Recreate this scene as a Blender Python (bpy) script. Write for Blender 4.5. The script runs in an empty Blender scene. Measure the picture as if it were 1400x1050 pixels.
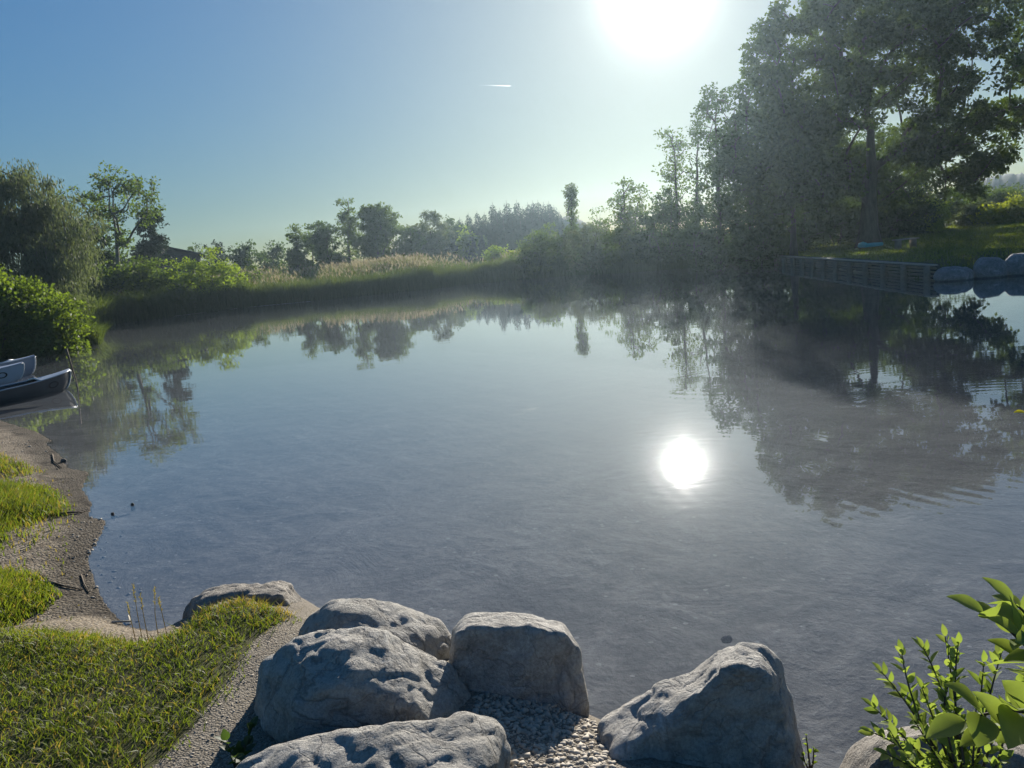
import bpy, bmesh, math, random
import numpy as np
from mathutils import Vector, Matrix, noise as mnoise
from mathutils.bvhtree import BVHTree

# ------------------------------------------------------------------ camera, sky, sun, exposure
scene = bpy.context.scene
col = scene.collection
random.seed(7)
rng = np.random.default_rng(7)
H_CAM = 2.0
PITCH, ROLL, FPX = math.radians(9.6), math.radians(5.4), 1050.0
_f = np.array([0, math.cos(PITCH), -math.sin(PITCH)])
_u0 = np.array([0, math.sin(PITCH), math.cos(PITCH)])
_x0 = np.array([1.0, 0, 0])
_x = _x0 * math.cos(ROLL) - _u0 * math.sin(ROLL)
_u = _u0 * math.cos(ROLL) + _x0 * math.sin(ROLL)
cam_d = bpy.data.cameras.new('camera')
cam = bpy.data.objects.new('camera', cam_d)
col.objects.link(cam)
cam_d.sensor_width = 36
cam_d.lens = 36 * FPX / 1400
cam_d.clip_start = 0.05
cam_d.clip_end = 20000
cam.matrix_world = Matrix(((_x[0], _u[0], -_f[0], 0), (_x[1], _u[1], -_f[1], 0), (_x[2], _u[2], -_f[2], H_CAM), (0, 0, 0, 1)))
scene.camera = cam

SUN_AZ, SUN_EL = math.radians(12.45), math.radians(16.4)          # azimuth measured from +Y towards +X
SUN_DIR = Vector((math.sin(SUN_AZ) * math.cos(SUN_EL), math.cos(SUN_AZ) * math.cos(SUN_EL), math.sin(SUN_EL)))
world = bpy.data.worlds.new('World')
scene.world = world
world.use_nodes = True
wn, wl = world.node_tree.nodes, world.node_tree.links
wn.clear()
w_out = wn.new('ShaderNodeOutputWorld')
w_bg = wn.new('ShaderNodeBackground')
sky = wn.new('ShaderNodeTexSky')
sky.sky_type = 'NISHITA'
sky.sun_disc = False
sky.sun_elevation = SUN_EL
sky.sun_rotation = SUN_AZ
sky.altitude = 500
sky.air_density = 1.0
sky.dust_density = 0.7
sky.ozone_density = 1.6
w_bg.inputs['Strength'].default_value = 0.07
# soft shoulder on the sky's brightness, cool white balance
w_hs = wn.new('ShaderNodeHueSaturation'); w_hs.inputs['Saturation'].default_value = 1.3
wl.new(sky.outputs[0], w_hs.inputs['Color'])
w_bw = wn.new('ShaderNodeRGBToBW'); wl.new(w_hs.outputs[0], w_bw.inputs[0])
w_ma = wn.new('ShaderNodeMath'); w_ma.operation = 'MULTIPLY_ADD'; w_ma.inputs[1].default_value = 0.27; w_ma.inputs[2].default_value = 1.0
wl.new(w_bw.outputs[0], w_ma.inputs[0])
w_dv = wn.new('ShaderNodeMath'); w_dv.operation = 'DIVIDE'; w_dv.inputs[0].default_value = 1.0; wl.new(w_ma.outputs[0], w_dv.inputs[1])
w_m1 = wn.new('ShaderNodeVectorMath'); w_m1.operation = 'MULTIPLY'; w_m1.inputs[1].default_value = (0.70, 0.95, 1.11)
wl.new(w_hs.outputs[0], w_m1.inputs[0])
w_m2 = wn.new('ShaderNodeVectorMath'); w_m2.operation = 'SCALE'; wl.new(w_m1.outputs[0], w_m2.inputs[0]); wl.new(w_dv.outputs[0], w_m2.inputs['Scale'])
wl.new(w_m2.outputs[0], w_bg.inputs['Color'])
# the sun's own disc and the bright aureole around it, part of the sky itself
geo = wn.new('ShaderNodeTexCoord')
dot = wn.new('ShaderNodeVectorMath'); dot.operation = 'DOT_PRODUCT'
dot.inputs[1].default_value = SUN_DIR
wl.new(geo.outputs['Generated'], dot.inputs[0])
def wmath(op, a, b=None):
    n = wn.new('ShaderNodeMath'); n.operation = op
    for i, v in enumerate((a, b)):
        if v is None: continue
        if isinstance(v, (int, float)): n.inputs[i].default_value = v
        else: wl.new(v, n.inputs[i])
    return n.outputs[0]
ang = wmath('ARCCOSINE', wmath('MINIMUM', dot.outputs['Value'], 0.9999999))
def glow(width_deg, amp):
    return wmath('MULTIPLY', wmath('EXPONENT', wmath('MULTIPLY', ang, -1 / math.radians(width_deg))), amp)
aur = wmath('ADD', wmath('ADD', glow(0.3, 40.0), glow(1.0, 5.5)), wmath('ADD', glow(4.0, 0.20), glow(12.0, 0.11)))
w_bg2 = wn.new('ShaderNodeBackground')
w_bg2.inputs['Color'].default_value = (1, 0.97, 0.9, 1)
wl.new(aur, w_bg2.inputs['Strength'])
w_add = wn.new('ShaderNodeAddShader')
wl.new(w_bg.outputs[0], w_add.inputs[0]); wl.new(w_bg2.outputs[0], w_add.inputs[1])
wl.new(w_add.outputs[0], w_out.inputs['Surface'])

sun_d = bpy.data.lights.new('sun', 'SUN')
sun_d.energy = 5.0
sun_d.angle = math.radians(0.5)
sun_d.color = (1.0, 0.93, 0.83)
sun = bpy.data.objects.new('sun', sun_d)
col.objects.link(sun)
sun.rotation_euler = SUN_DIR.to_track_quat('Z', 'Y').to_euler()
sun.location = (20, 60, 40)

scene.view_settings.view_transform = 'Standard'
scene.view_settings.look = 'None'
scene.view_settings.exposure = 0.95
scene.view_settings.gamma = 1.0
scene.cycles.use_denoising = True
scene.cycles.max_bounces = 8
scene.cycles.transparent_max_bounces = 12
scene.cycles.sample_clamp_indirect = 6.0
scene.cycles.caustics_reflective = False
scene.cycles.caustics_refractive = False

# ------------------------------------------------------------------ helpers
def ray(px, py):
    d = _x * (px - 700) / FPX - _u * (py - 525) / FPX + _f
    return d / np.linalg.norm(d)
def P(px, py, z=0.0):
    d = ray(px, py); t = (z - H_CAM) / d[2]
    return np.array([0, 0, H_CAM]) + d * t
def A(px, py, dist):
    """point in the direction of a pixel at a horizontal distance"""
    d = ray(px, py); d = d / math.hypot(d[0], d[1])
    return np.array([0, 0, H_CAM]) + d * dist
def D(px, py, depth):
    d = _x * (px - 700) / FPX - _u * (py - 525) / FPX + _f
    return np.array([0, 0, H_CAM]) + d * depth

def link(name, me, mats=(), parent=None, smooth=False):
    for m in mats: me.materials.append(m)
    o = bpy.data.objects.new(name, me); col.objects.link(o)
    if parent is not None: o.parent = parent
    if smooth: me.polygons.foreach_set('use_smooth', np.ones(len(me.polygons), dtype=bool))
    return o
def np_mesh(name, verts, faces, midx=None):
    """faces: one (n,k) array or a list of such arrays"""
    if not isinstance(faces, (list, tuple)): faces = [faces]
    faces = [np.asarray(f, dtype=np.int32) for f in faces if len(f)]
    me = bpy.data.meshes.new(name)
    verts = np.asarray(verts, dtype=np.float32)
    me.vertices.add(len(verts)); me.vertices.foreach_set('co', verts.ravel())
    loops = np.concatenate([f.ravel() for f in faces])
    tot = np.concatenate([np.full(len(f), f.shape[1], dtype=np.int32) for f in faces])
    start = np.concatenate([[0], np.cumsum(tot)[:-1]]).astype(np.int32)
    me.loops.add(len(loops)); me.loops.foreach_set('vertex_index', loops)
    me.polygons.add(len(tot)); me.polygons.foreach_set('loop_start', start); me.polygons.foreach_set('loop_total', tot)
    if midx is not None: me.polygons.foreach_set('material_index', np.asarray(midx, dtype=np.int32))
    me.update(calc_edges=True); me.validate()
    return me
def tag(o, label=None, cat=None, group=None, kind=None):
    if label: o['label'] = label
    if cat: o['category'] = cat
    if group: o['group'] = group
    if kind: o['kind'] = kind
    return o
def empty(name, loc, rz=0.0):
    o = bpy.data.objects.new(name, None); col.objects.link(o)
    o.location = loc; o.rotation_euler = (0, 0, rz); o.empty_display_size = 0.3
    return o

class Geo:
    """collects tubes, boxes and leaf cards as numpy arrays"""
    def __init__(s): s.v = []; s.q = []; s.t = []; s.n = 0; s.mq = []; s.mt = []
    def add(s, v, q=None, t=None, m=0):
        v = np.asarray(v, dtype=np.float32)
        if q is not None and len(q): s.q.append(np.asarray(q) + s.n); s.mq.append(np.full(len(q), m))
        if t is not None and len(t): s.t.append(np.asarray(t) + s.n); s.mt.append(np.full(len(t), m))
        s.v.append(v); s.n += len(v)
    def tube(s, pts, rad, sides=6, m=0):
        pts = np.asarray(pts, dtype=float); n = len(pts)
        rad = np.broadcast_to(np.asarray(rad, dtype=float), (n,))
        tan = np.gradient(pts, axis=0); tan /= np.linalg.norm(tan, axis=1)[:, None] + 1e-9
        ref = np.array([0.31, 0.95, 0.05]) if abs(tan[0][2]) > .7 else np.array([0, 0, 1.0])
        a = np.cross(tan, ref); a /= np.linalg.norm(a, axis=1)[:, None] + 1e-9
        b = np.cross(tan, a)
        th = np.linspace(0, 2 * np.pi, sides, endpoint=False)
        ring = pts[:, None, :] + rad[:, None, None] * (np.cos(th)[None, :, None] * a[:, None, :] + np.sin(th)[None, :, None] * b[:, None, :])
        v = ring.reshape(-1, 3)
        i = np.arange(n - 1)[:, None] * sides; j = np.arange(sides)[None, :]; k = (j + 1) % sides
        q = np.stack([i + j, i + k, i + k + sides, i + j + sides], -1).reshape(-1, 4)
        v = np.vstack([v, pts[:1], pts[-1:]]); c0 = n * sides
        j = np.arange(sides); k = (j + 1) % sides
        t = np.vstack([np.stack([np.full(sides, c0), k, j], -1), np.stack([np.full(sides, c0 + 1), (n - 1) * sides + j, (n - 1) * sides + k], -1)])
        s.add(v, q, t, m)
    def box(s, c, size, rot=None, m=0):
        c = np.asarray(c, dtype=float); h = np.asarray(size, dtype=float) / 2
        v = np.array([[x, y, z] for x in (-1, 1) for y in (-1, 1) for z in (-1, 1)], dtype=float) * h
        if rot is not None: v = v @ np.asarray(rot).T
        s.add(v + c, [[0, 1, 3, 2], [4, 6, 7, 5], [0, 4, 5, 1], [2, 3, 7, 6], [0, 2, 6, 4], [1, 5, 7, 3]], None, m)
    def leaves(s, c, axis, nrm, length, width, m=0, fold=0.0):
        """pointed leaf cards: c base points, axis direction, nrm normal"""
        axis = axis / (np.linalg.norm(axis, axis=1)[:, None] + 1e-9)
        side = np.cross(axis, nrm); side /= np.linalg.norm(side, axis=1)[:, None] + 1e-9
        up = np.cross(side, axis)
        L = np.broadcast_to(length, (len(c),))[:, None]; W = np.broadcast_to(width, (len(c),))[:, None]
        p0 = c; p1 = c + axis * L * .45 + side * W / 2 + up * W * fold; p2 = c + axis * L; p3 = c + axis * L * .45 - side * W / 2 + up * W * fold
        v = np.stack([p0, p1, p2, p3], 1).reshape(-1, 3)
        q = np.arange(len(c) * 4).reshape(-1, 4)
        s.add(v, q, None, m)
    def build(s, name, mats, parent=None, smooth=False):
        if not isinstance(mats, (list, tuple)): mats = [mats]
        v = np.vstack(s.v); fs = []; mi = []
        if s.q: fs.append(np.vstack(s.q)); mi.append(np.concatenate(s.mq))
        if s.t: fs.append(np.vstack(s.t)); mi.append(np.concatenate(s.mt))
        me = np_mesh(name, v, fs, np.concatenate(mi))
        return link(name, me, mats, parent, smooth)

def rotz(a): c, s = math.cos(a), math.sin(a); return np.array([[c, -s, 0], [s, c, 0], [0, 0, 1.0]])
def unit_rand(n):
    v = rng.normal(size=(n, 3)); return v / np.linalg.norm(v, axis=1)[:, None]

# ------------------------------------------------------------------ materials
class NT:
    def __init__(s, name):
        s.m = bpy.data.materials.new(name); s.m.use_nodes = True
        s.t = s.m.node_tree; s.n = s.t.nodes; s.l = s.t.links; s.n.clear()
        s.out = s.n.new('ShaderNodeOutputMaterial')
    def new(s, kind, **inp):
        n = s.n.new(kind)
        for k, v in inp.items(): s.set(n, k.replace('_', ' '), v)
        return n
    def set(s, n, key, v):
        sock = n.inputs[key]
        if isinstance(v, bpy.types.NodeSocket): s.l.new(v, sock)
        else:
            if isinstance(v, tuple) and len(v) == 3 and sock.type == 'RGBA': v = v + (1,)
            sock.default_value = v
    def math(s, op, a, b=0.0, c=None, clamp=False):
        n = s.n.new('ShaderNodeMath'); n.operation = op; n.use_clamp = clamp
        for i, v in enumerate((a, b, c)):
            if v is not None: s.set(n, i, v)
        return n.outputs[0]
    def noise(s, scale, detail=4, rough=.55, vec=None, dist=0.0):
        n = s.new('ShaderNodeTexNoise', Scale=scale, Detail=detail, Roughness=rough, Distortion=dist)
        if vec is not None: s.l.new(vec, n.inputs['Vector'])
        return n.outputs['Fac']
    def coord(s, which='Object', scale=None):
        o = s.n.new('ShaderNodeTexCoord').outputs[which]
        if scale:
            mp = s.n.new('ShaderNodeMapping'); mp.inputs['Scale'].default_value = scale; s.l.new(o, mp.inputs['Vector']); o = mp.outputs[0]
        return o
    def ramp(s, fac, stops):
        n = s.n.new('ShaderNodeValToRGB'); s.l.new(fac, n.inputs[0]); e = n.color_ramp.elements
        while len(e) < len(stops): e.new(0.5)
        for i, (p, c) in enumerate(stops):
            e[i].position = p; e[i].color = (c[0], c[1], c[2], 1) if isinstance(c, tuple) else (c, c, c, 1)
        return n.outputs[0]
    def mix(s, fac, a, b, blend='MIX'):
        n = s.n.new('ShaderNodeMix'); n.data_type = 'RGBA'; n.blend_type = blend
        s.set(n, 0, fac); s.set(n, 6, a); s.set(n, 7, b); return n.outputs[2]
    def bump(s, h, strength=.5, dist=.02):
        n = s.new('ShaderNodeBump', Strength=strength, Distance=dist); s.l.new(h, n.inputs['Height']); return n.outputs[0]
    def bsdf(s, **k):
        n = s.n.new('ShaderNodeBsdfPrincipled')
        for kk, v in k.items(): s.set(n, kk.replace('_', ' '), v)
        s.l.new(n.outputs[0], s.out.inputs['Surface']); return n

def mat_leaf(name, c1, c2, trans, tf=.45, scale=.6, rough=.55):
    """leaf: two greens mixed by clump and by leaf, light shines through"""
    t = NT(name); co = t.coord('Object')
    geo_n = t.n.new('ShaderNodeNewGeometry')
    f = t.math('ADD', t.math('MULTIPLY', t.noise(scale, 3, .6, co), .9), t.math('MULTIPLY', geo_n.outputs['Random Per Island'], .55))
    f = t.math('SUBTRACT', f, .25, clamp=True)
    c = t.mix(f, c1, c2)
    tc = t.mix(1.0, c, trans, 'MULTIPLY')
    d = t.new('ShaderNodeBsdfDiffuse', Color=c)
    tr = t.new('ShaderNodeBsdfTranslucent', Color=tc)
    m1 = t.n.new('ShaderNodeMixShader'); m1.inputs[0].default_value = tf
    t.l.new(d.outputs[0], m1.inputs[1]); t.l.new(tr.outputs[0], m1.inputs[2])
    g = t.new('ShaderNodeBsdfGlossy', Roughness=rough, Color=(.6, .6, .6))
    m2 = t.n.new('ShaderNodeMixShader'); m2.inputs[0].default_value = .05
    t.l.new(m1.outputs[0], m2.inputs[1]); t.l.new(g.outputs[0], m2.inputs[2])
    t.l.new(m2.outputs[0], t.out.inputs['Surface'])
    return t.m

M = {}
TR = (2.6, 2.5, 1.0)
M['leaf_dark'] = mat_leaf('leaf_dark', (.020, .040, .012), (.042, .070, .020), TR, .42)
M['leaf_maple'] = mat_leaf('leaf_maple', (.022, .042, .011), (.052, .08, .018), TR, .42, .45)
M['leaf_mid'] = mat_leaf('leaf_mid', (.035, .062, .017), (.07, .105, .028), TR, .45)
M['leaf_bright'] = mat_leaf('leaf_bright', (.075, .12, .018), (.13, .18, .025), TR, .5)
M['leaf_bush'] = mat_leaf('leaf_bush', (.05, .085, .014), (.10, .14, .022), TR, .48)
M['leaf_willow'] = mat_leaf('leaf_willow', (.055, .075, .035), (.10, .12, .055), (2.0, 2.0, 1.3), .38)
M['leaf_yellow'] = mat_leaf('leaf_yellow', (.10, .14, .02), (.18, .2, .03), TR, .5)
M['needle'] = mat_leaf('needle', (.014, .028, .014), (.03, .045, .02), (1.4, 1.4, 1), .25)
M['leaf_near'] = mat_leaf('leaf_near', (.11, .165, .035), (.22, .27, .085), (1.9, 1.9, .9), .48, 30, .6)
M['leaf_single'] = mat_leaf('leaf_single', (.45, .42, .02), (.5, .46, .03), (1.6, 1.6, 1), .5, 8)
M['grass'] = mat_leaf('grass', (.055, .088, .013), (.145, .172, .028), (2.1, 2.1, .8), .45, 2.2)
M['grass_dry'] = mat_leaf('grass_dry', (.14, .13, .03), (.26, .2, .06), (2.0, 1.9, 1), .45, 3)
M['sedge'] = mat_leaf('sedge', (.03, .05, .014), (.065, .09, .025), TR, .4, .5)
M['reed'] = mat_leaf('reed', (.045, .07, .022), (.09, .115, .04), (2.2, 2.1, 1.1), .4, .4)
M['reed_plume'] = mat_leaf('reed_plume', (.15, .14, .09), (.25, .23, .155), (1.5, 1.4, 1.2), .45, .5)

def mat_bark(name, c1, c2, scale=6):
    t = NT(name); co = t.coord('Object', (1, 1, .25))
    n = t.noise(scale, 6, .65, co)
    t.bsdf(Base_Color=t.ramp(n, [(.3, c1), (.7, c2)]), Roughness=.9, Normal=t.bump(n, .6, .05)); return t.m
M['bark'] = mat_bark('bark', (.035, .03, .025), (.10, .085, .07))
M['bark_pale'] = mat_bark('bark_pale', (.09, .08, .065), (.26, .24, .2))

def mat_ground(name, stops, scale, bump=.5, bd=.02, fine=60, vor=None):
    t = NT(name); co = t.coord('Object')
    n1 = t.noise(scale, 6, .6, co); n2 = t.noise(fine, 5, .7, co)
    c = t.ramp(t.math('ADD', t.math('MULTIPLY', n1, .6), t.math('MULTIPLY', n2, .4)), stops)
    h = t.math('ADD', n2, t.math('MULTIPLY', n1, .4))
    if vor:
        v = t.new('ShaderNodeTexVoronoi', Scale=vor); t.l.new(co, v.inputs['Vector'])
        c = t.mix(.55, c, t.mix(t.math('MULTIPLY', t.new('ShaderNodeSeparateColor', Color=v.outputs['Color']).outputs[0], 1.0), (.10, .085, .065), (.36, .33, .28)))
        h = t.math('SUBTRACT', h, t.math('MULTIPLY', v.outputs['Distance'], 1.2))
    t.bsdf(Base_Color=c, Roughness=.95, Normal=t.bump(h, bump, bd), Specular_IOR_Level=.2); return t.m
M['ground'] = mat_ground('ground', [(.3, (.03, .04, .014)), (.5, (.055, .075, .02)), (.7, (.09, .10, .03))], .8, .6, .05, 30)
M['soil'] = mat_ground('soil', [(.3, (.045, .045, .018)), (.55, (.08, .08, .03)), (.75, (.14, .12, .05))], 5, .6, .01, 90)
M['beach'] = mat_ground('beach', [(.32, (.09, .064, .038)), (.45, (.22, .165, .10)), (.6, (.33, .255, .16)), (.75, (.43, .345, .23))], 2.2, .9, .02, 45, 55)
_bt = M['beach'].node_tree; _bs = next(n for n in _bt.nodes if n.type == 'BSDF_PRINCIPLED')
_src = _bs.inputs['Base Color'].links[0].from_socket
_co = _bt.nodes.new('ShaderNodeTexCoord'); _n = _bt.nodes.new('ShaderNodeTexNoise'); _n.inputs['Scale'].default_value = 3.2; _n.inputs['Detail'].default_value = 9; _n.inputs['Roughness'].default_value = .72; _n.inputs['Distortion'].default_value = .8; _bt.links.new(_co.outputs['Object'], _n.inputs['Vector'])
_r = _bt.nodes.new('ShaderNodeValToRGB'); _r.color_ramp.elements[0].position = .5; _r.color_ramp.elements[1].position = .66; _bt.links.new(_n.outputs['Fac'], _r.inputs[0])
_mx = _bt.nodes.new('ShaderNodeMix'); _mx.data_type = 'RGBA'; _bt.links.new(_r.outputs[0], _mx.inputs[0]); _bt.links.new(_src, _mx.inputs[6]); _mx.inputs[7].default_value = (.055, .042, .028, 1); _g = _bt.nodes.new('ShaderNodeNewGeometry'); _sx = _bt.nodes.new('ShaderNodeSeparateXYZ'); _bt.links.new(_g.outputs['Position'], _sx.inputs[0])
_mr = _bt.nodes.new('ShaderNodeMapRange'); _mr.interpolation_type = 'SMOOTHSTEP'; _bt.links.new(_sx.outputs[2], _mr.inputs[0]); _mr.inputs[1].default_value = .018; _mr.inputs[2].default_value = .05; _mr.inputs[3].default_value = .42; _mr.inputs[4].default_value = 1.0
_vm = _bt.nodes.new('ShaderNodeVectorMath'); _vm.operation = 'SCALE'; _bt.links.new(_mx.outputs[2], _vm.inputs[0]); _bt.links.new(_mr.outputs[0], _vm.inputs['Scale']); _bt.links.new(_vm.outputs[0], _bs.inputs['Base Color'])
M['path'] = mat_ground('path', [(.3, (.11, .09, .065)), (.5, (.24, .205, .155)), (.7, (.36, .32, .25))], 4, .9, .012, 120, 110)
M['hill'] = mat_ground('hill', [(.35, (.025, .04, .025)), (.65, (.06, .08, .04))], .02, .3, 2.0, .3)
M['hill_far'] = mat_ground('hill_far', [(.35, (.03, .045, .04)), (.65, (.05, .07, .05))], .01, .3, 2.0, .1)

def mat_bed():
    t = NT('pond_bed'); co = t.coord('Object')
    n1 = t.noise(1.3, 6, .65, co, 1.2); n2 = t.noise(14, 6, .7, co)
    v = t.new('ShaderNodeTexVoronoi', Scale=13.0); t.l.new(co, v.inputs['Vector'])
    rnd = t.new('ShaderNodeSeparateColor', Color=v.outputs['Color']).outputs[0]
    stone = t.math('MULTIPLY', t.math('LESS_THAN', v.outputs['Distance'], .2), t.math('GREATER_THAN', rnd, .84))
    c = t.ramp(t.math('ADD', t.math('MULTIPLY', n1, .6), t.math('MULTIPLY', n2, .4)), [(.34, (.04, .037, .033)), (.5, (.13, .117, .10)), (.64, (.23, .21, .185))])
    dk = t.ramp(t.noise(3.4, 7, .75, co, .8), [(.5, 0.0), (.62, .75)]); c = t.mix(dk, c, (.06, .055, .05))
    sp = t.ramp(t.noise(24, 4, .7, co), [(.56, 0.0), (.64, .8)]); c = t.mix(sp, c, (.06, .055, .05))
    c = t.mix(stone, c, t.mix(rnd, (.06, .055, .05), (.27, .25, .225)))
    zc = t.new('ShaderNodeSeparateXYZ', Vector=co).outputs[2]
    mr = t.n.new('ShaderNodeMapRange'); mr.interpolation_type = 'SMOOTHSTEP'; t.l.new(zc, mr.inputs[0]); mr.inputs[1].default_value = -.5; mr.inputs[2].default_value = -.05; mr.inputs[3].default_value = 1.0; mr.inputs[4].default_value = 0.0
    c = t.mix(mr.outputs[0], c, t.mix(.85, c, (.045, .05, .048)))          # darkens with depth: light lost in the water, put into the bed colour
    t.bsdf(Base_Color=c, Roughness=.95, Normal=t.bump(t.math('ADD', n1, t.math('MULTIPLY', n2, .4)), .8, .05)); return t.m
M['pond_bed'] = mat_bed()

def mat_rock(name, base1, base2, light, sc=1.0, vein=.5):
    t = NT(name); co = t.coord('Object')
    n1 = t.noise(3.0 * sc, 8, .62, co, .6); n2 = t.noise(22 * sc, 8, .7, co); n3 = t.noise(110 * sc, 4, .7, co)
    mus = t.noise(2.6 * sc, 5, .55, co, .4)
    crack = t.math('ABSOLUTE', t.math('SUBTRACT', mus, .5))
    crack = t.math('SUBTRACT', 1.0, t.math('MULTIPLY', crack, 55.0), clamp=True)
    crk2 = t.math('SUBTRACT', 1.0, t.math('MULTIPLY', t.math('ABSOLUTE', t.math('SUBTRACT', t.noise(6.5 * sc, 4, .5, co, .3), .5)), 70.0), clamp=True)
    crack = t.math('MAXIMUM', crack, t.math('MULTIPLY', crk2, .7))
    c = t.ramp(t.math('ADD', t.math('MULTIPLY', n1, .5), t.math('MULTIPLY', n2, .5)), [(.36, base1), (.5, base2), (.64, light)])
    c = t.mix(t.math('MULTIPLY', crack, vein), c, (.07, .065, .06))
    lich = t.math('MULTIPLY', t.math('GREATER_THAN', t.noise(13 * sc, 7, .78, co), .6), .4)
    c = t.mix(lich, c, light)
    wh = t.ramp(t.noise(5.5 * sc, 9, .8, co, .9), [(.54, 0.0), (.66, .75)]); c = t.mix(wh, c, tuple(min(.66, x * 1.35) for x in light))
    dk = t.ramp(t.noise(4.2 * sc, 8, .75, t.coord('Object', (1, 1, 2.4)), .6), [(.56, 0.0), (.7, .6)]); c = t.mix(dk, c, (.12, .11, .095))
    c = t.mix(t.math('MULTIPLY', t.ramp(n3, [(.4, 0.0), (.62, 1.0)]), .3), c, (.06, .058, .055))
    h = t.math('ADD', t.math('ADD', t.math('MULTIPLY', n1, .8), t.math('MULTIPLY', n2, .6)), t.math('MULTIPLY', n3, .2))
    h = t.math('SUBTRACT', h, t.math('MULTIPLY', crack, .12))
    pz = t.new('ShaderNodeSeparateXYZ', Vector=t.n.new('ShaderNodeNewGeometry').outputs['Position']).outputs[2]
    wet = t.ramp(t.math('ADD', pz, t.math('MULTIPLY', n1, .05)), [(.045, .45), (.085, 1.0)])
    c = t.mix(1.0, c, wet, 'MULTIPLY')
    t.bsdf(Base_Color=c, Roughness=.85, Normal=t.bump(h, 1.0, .05), Specular_IOR_Level=.3); return t.m
M['rock'] = mat_rock('rock', (.28, .265, .235), (.44, .42, .375), (.54, .51, .46))
M['rock_warm'] = mat_rock('rock_warm', (.19, .17, .14), (.33, .30, .26), (.46, .42, .36), 1.2)
M['rock_blue'] = mat_rock('rock_blue', (.28, .265, .24), (.44, .42, .38), (.53, .505, .46), .8, .35)
M['rock_far'] = mat_rock('rock_far', (.16, .16, .165), (.27, .27, .27), (.38, .38, .37), .6, .3)

def simple(name, c, rough=.5, metal=0.0, var=.15, scale=8, bump=.05):
    t = NT(name); n = t.noise(scale, 5, .6, t.coord('Object'))
    cc = t.mix(n, tuple(x * (1 - var) for x in c), tuple(min(1, x * (1 + var)) for x in c))
    t.bsdf(Base_Color=cc, Roughness=rough, Metallic=metal, Normal=t.bump(n, bump, .01)); return t.m
M['canoe_dark'] = simple('canoe_dark', (.075, .08, .085), .42, 0, .35, 5)
M['canoe_pale'] = simple('canoe_pale', (.42, .46, .52), .4, 0, .15, 5)
M['canoe_blue'] = simple('canoe_blue', (.13, .18, .25), .4, 0, .2, 5)
M['canoe_inside'] = simple('canoe_inside', (.03, .03, .033), .7)
M['trim_pale'] = simple('trim_pale', (.6, .6, .58), .35)
M['deck_pale'] = simple('deck_pale', (.36, .41, .47), .4)
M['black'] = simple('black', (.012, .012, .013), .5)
M['rope'] = simple('rope', (.4, .37, .3), .9)
M['stick'] = simple('stick', (.10, .075, .05), .9, 0, .4, 20)
M['wood_wall'] = simple('wood_wall', (.22, .185, .145), .9, 0, .45, 9, .5)
M['wood_pale'] = simple('wood_pale', (.36, .32, .26), .9, 0, .3, 9, .5)
M['turquoise'] = simple('turquoise', (.12, .50, .52), .45)
M['roof'] = simple('roof', (.035, .033, .035), .8, 0, .3, 3)
M['house_wall'] = simple('house_wall', (.05, .042, .036), .85)
M['pebble'] = simple('pebble', (.36, .32, .26), .85, 0, .5, 18)
_t = NT('contrail'); _v = _t.n.new('ShaderNodeVolumePrincipled'); _v.inputs['Density'].default_value = .014; _v.inputs['Color'].default_value = (1, 1, 1, 1); _v.inputs['Anisotropy'].default_value = .6
_t.l.new(_v.outputs[0], _t.out.inputs['Volume']); M['contrail'] = _t.m
M['foam'] = simple('foam', (.42, .4, .36), .9, 0, .3, 30)

# ------------------------------------------------------------------ terrain: shore line with bank slope and height
def pw(px, py, z=0.0): p = P(px, py, z); return p[0], p[1]
SH = []   # x, y, slope, bank height
def shore(k, h, *pts):
    for p in pts: SH.append((p[0], p[1], k, h))
shore(.13, .40, pw(0, 575), pw(50, 590), pw(72, 603), pw(62, 607), pw(82, 622), pw(92, 640), pw(122, 645), pw(112, 668), pw(126, 690), pw(120, 706), pw(145, 712),
      pw(138, 732), pw(120, 760), pw(128, 795), pw(146, 830))
shore(.6, .38, pw(172, 856), (-2.2, 4.25))
shore(1.2, .36, (-1.75, 4.62), (-1.35, 4.45), (-.95, 3.95), (-.5, 3.6), (0.0, 3.35))
shore(1.2, .43, (.2, 3.02), (.42, 2.8))
shore(.9, .36, (.75, 2.75), (1.05, 2.5), (1.5, 2.5), (2.0, 2.45), (3.2, 2.3), (8, 2.0), (18, 5), (24, 12), (22, 20))
shore(.8, .5, (18, 23.2), (15.6, 24.1), (14.4, 24.9), (13.4, 25.1))
shore(9., .45, pw(1274, 384), pw(1150, 369), pw(1055, 360.5))
shore(.7, .5, (14.5, 50.5), (11.5, 53), pw(860, 372), (5.5, 58.5), pw(750, 378))
shore(.8, .35, (1.5, 60), pw(690, 384), (-2.2, 61), (-5.0, 58.3), pw(600, 393), pw(430, 410), pw(330, 421), pw(230, 433), pw(160, 441), (-24.8, 46.5), (-23.6, 42), (-20.6, 37), (-17.9, 33.5))
shore(.3, .40, (-16.7, 31), (-18, 29.3), (-21, 28.5), (-24, 26), (-23, 21), (-18, 17), (-13, 14.6))
SH = np.array(SH)
def seg_dist(poly, x, y, closed=True):
    """distance, nearest segment, t; poly (n,2)"""
    best = np.full(x.shape, 1e9); idx = np.zeros(x.shape, int); tt = np.zeros(x.shape)
    n = len(poly)
    for i in range(n if closed else n - 1):
        a = poly[i]; b = poly[(i + 1) % n]; e = b - a
        t = np.clip(((x - a[0]) * e[0] + (y - a[1]) * e[1]) / (e @ e), 0, 1)
        d = np.hypot(x - a[0] - t * e[0], y - a[1] - t * e[1])
        m = d < best; best[m] = d[m]; idx[m] = i; tt[m] = t[m]
    return best, idx, tt
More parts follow.
